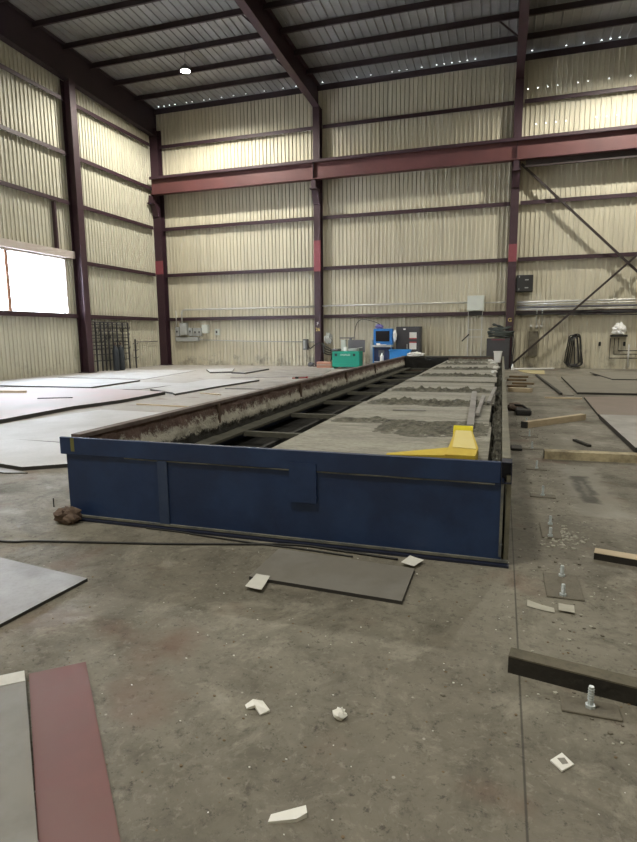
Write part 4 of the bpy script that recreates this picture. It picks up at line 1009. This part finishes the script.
# gear on the column behind the chest
t = thing('welding_gear', (-7.75, 21.5, 0), 'grey and black hose gear hanging beside the column near the chest', 'hose gear')
b = MB(); b.lump((-7.72, 21.55, 1.30), .18, .14, .26, .4, 5, 21, 16, 10, False); b.build('cover', M['greybox'], t)
b = MB()
for k in range(4): b.tube(smooth_path([(-8.1 + .05 * k, 21.5, 1.1), (-7.85, 21.45 - .04 * k, .95 - .1 * k), (-7.55 + .05 * k, 21.5, .75 - .08 * k), (-7.6, 21.55, .3), (-7.75 + .1 * k, 21.5, .02)], 8), .03, 6)
b.build('hoses', M['cable'], t, smooth=True)
t = thing('wall_phone', (-8.95, 22.0, .78), 'dark narrow box on the wall before the column behind the chest', 'wall box')
MB().cbox(-9.08, -8.86, 21.86, YW, .78, 1.28, .012).build('body', M['slate'], t); MB().box(-9.06, -8.96, 21.845, 21.86, .84, 1.22).build('cover', M['greybox'], t)
b = MB(); b.tube(smooth_path([(-8.85, 21.9, 1.0), (-8.65, 21.6, .85), (-8.4, 21.55, 1.0), (-8.15, 21.5, 1.12)], 8), .025, 6); single(b, 'black_cord', M['cable'], 'black cord looping from the wall box across the column', 'cord', smooth=True)
b = MB(); b.lump((-8.6, 21.6, .10), .16, .12, .11, .4, 5, 31); single(b, 'grey_bundle', M['slate'], 'small grey bundle at the foot of the column by the carton', 'bundle')

# pipe rack on the end wall
t = thing('pipe_rack', (XW + .4, 17.6, 0), 'dark steel rack of bars and hooks against the end wall', 'rack')
for y in (16.3, 16.62, 16.95, 17.2, 17.45, 17.75, 18.05, 18.45, 18.85): MB().box(XW + .22, XW + .27, y - .025, y + .025, 0, 2.1).build('upright', M['rackdark'], t)
for z in (.45, .72, .95, 1.10, 1.25, 1.42, 1.55, 1.72, 1.85, 2.0, 2.1): MB().box(XW + .22, XW + .26, 16.28, 18.88, z - .018, z + .018).build('rung', M['rackdark'], t)
rnd = random.Random(12)
for k in range(26):
    y = rnd.uniform(16.45, 18.7); z = rnd.choice((.95, 1.25, 1.55, 1.85))
    MB().tube([(XW + .27, y, z), (XW + .42, y + .02, z - .01), (XW + .45, y + .03, z + .07)], .014, 6).build('hook', M['rackdark'], t)
for k in range(6):
    y = rnd.uniform(16.5, 18.6); z = rnd.choice((1.25, 1.55, 1.85)); r = rnd.uniform(.08, .16)
    b = MB(); b.tube([(XW + .40, y + r * math.sin(q * PI / 8), z - r * .9 + r * math.cos(q * PI / 8)) for q in range(16)], .018, 6, closed=True)
    single(b, 'hose_loop', M['cable'], ['small hose loop hung near the rack end by the column', 'hose loop hung high on the rack', 'hose loop hung at mid height on the rack', 'wide hose loop hung on the rack', 'hose loop hung low on the rack', 'hose loop at the far end of the rack'][k], 'hose', 'hoses hung on the pipe rack')
for k, (y, lab) in enumerate(((17.35, 'dark gas cylinder under the rack, nearer the window column'), (17.72, 'dark gas cylinder under the rack, nearer the corner column'))):
    t2 = thing('gas_cylinder', (XW + .64, y, 0), lab, 'gas cylinder')
    MB().lathe((XW + .64, y, 0), [(.13, 0), (.14, .03), (.14, .85), (.11, .98), (.045, 1.05), (.045, 1.10)], 16).build('body', M['cyl'], t2, smooth=True)
    MB().lathe((XW + .64, y, 1.10), [(.04, 0), (.03, .06), (.05, .07), (.05, .10)], 10).build('valve', M['rust'], t2)
t2 = thing('hose_post', (XW + .4, 19.3, 0), 'slim dark post with hose hooks next to the rack', 'post')
MB().box(XW + .25, XW + .30, 19.27, 19.33, 0, 1.35).build('upright', M['rackdark'], t2)
for z in (.5, .85, 1.15): MB().tube([(XW + .30, 19.1, z), (XW + .33, 19.3, z - .03), (XW + .30, 19.5, z + .02)], .016, 6).build('hook', M['rackdark'], t2)
pipe([(XW + .1, 19.5, 1.22), (XW + .1, 21.4, 1.22)], .016, M['slate'], 'thin_pipe', 'thin pipe on the end wall between rack and corner column', 'pipe')

# ------------------------------------------------------------------ daylight, camera, colour
w = bpy.data.worlds.new('sky'); S.world = w; w.use_nodes = True
bg = w.node_tree.nodes['Background']; bg.inputs[0].default_value = (.80, .90, 1, 1); bg.inputs[1].default_value = 3.0
cam = bpy.data.cameras.new('camera'); co = bpy.data.objects.new('camera', cam); COL.objects.link(co)
R = Vector((0.95206683, 0.30576663, -0.00869018)); U = Vector((-0.03815625, 0.146899, 0.98841529)); F = Vector((-0.30350099, 0.94070583, -0.15152458))
mw = Matrix((( R.x, U.x, -F.x, -.0929), (R.y, U.y, -F.y, -3.7024), (R.z, U.z, -F.z, 1.5), (0, 0, 0, 1)))
co.matrix_world = mw
cam.sensor_fit = 'HORIZONTAL'; cam.sensor_width = 36; cam.lens = 36 * 565.22 / 637; cam.clip_start = .05; cam.clip_end = 200
S.camera = co
S.view_settings.view_transform = 'Standard'; S.view_settings.look = 'None'; S.view_settings.gamma = 1; S.view_settings.use_curve_mapping = False
S.view_settings.exposure = 0.08
S.cycles.use_denoising = True
S.cycles.max_bounces = 6; S.cycles.diffuse_bounces = 4
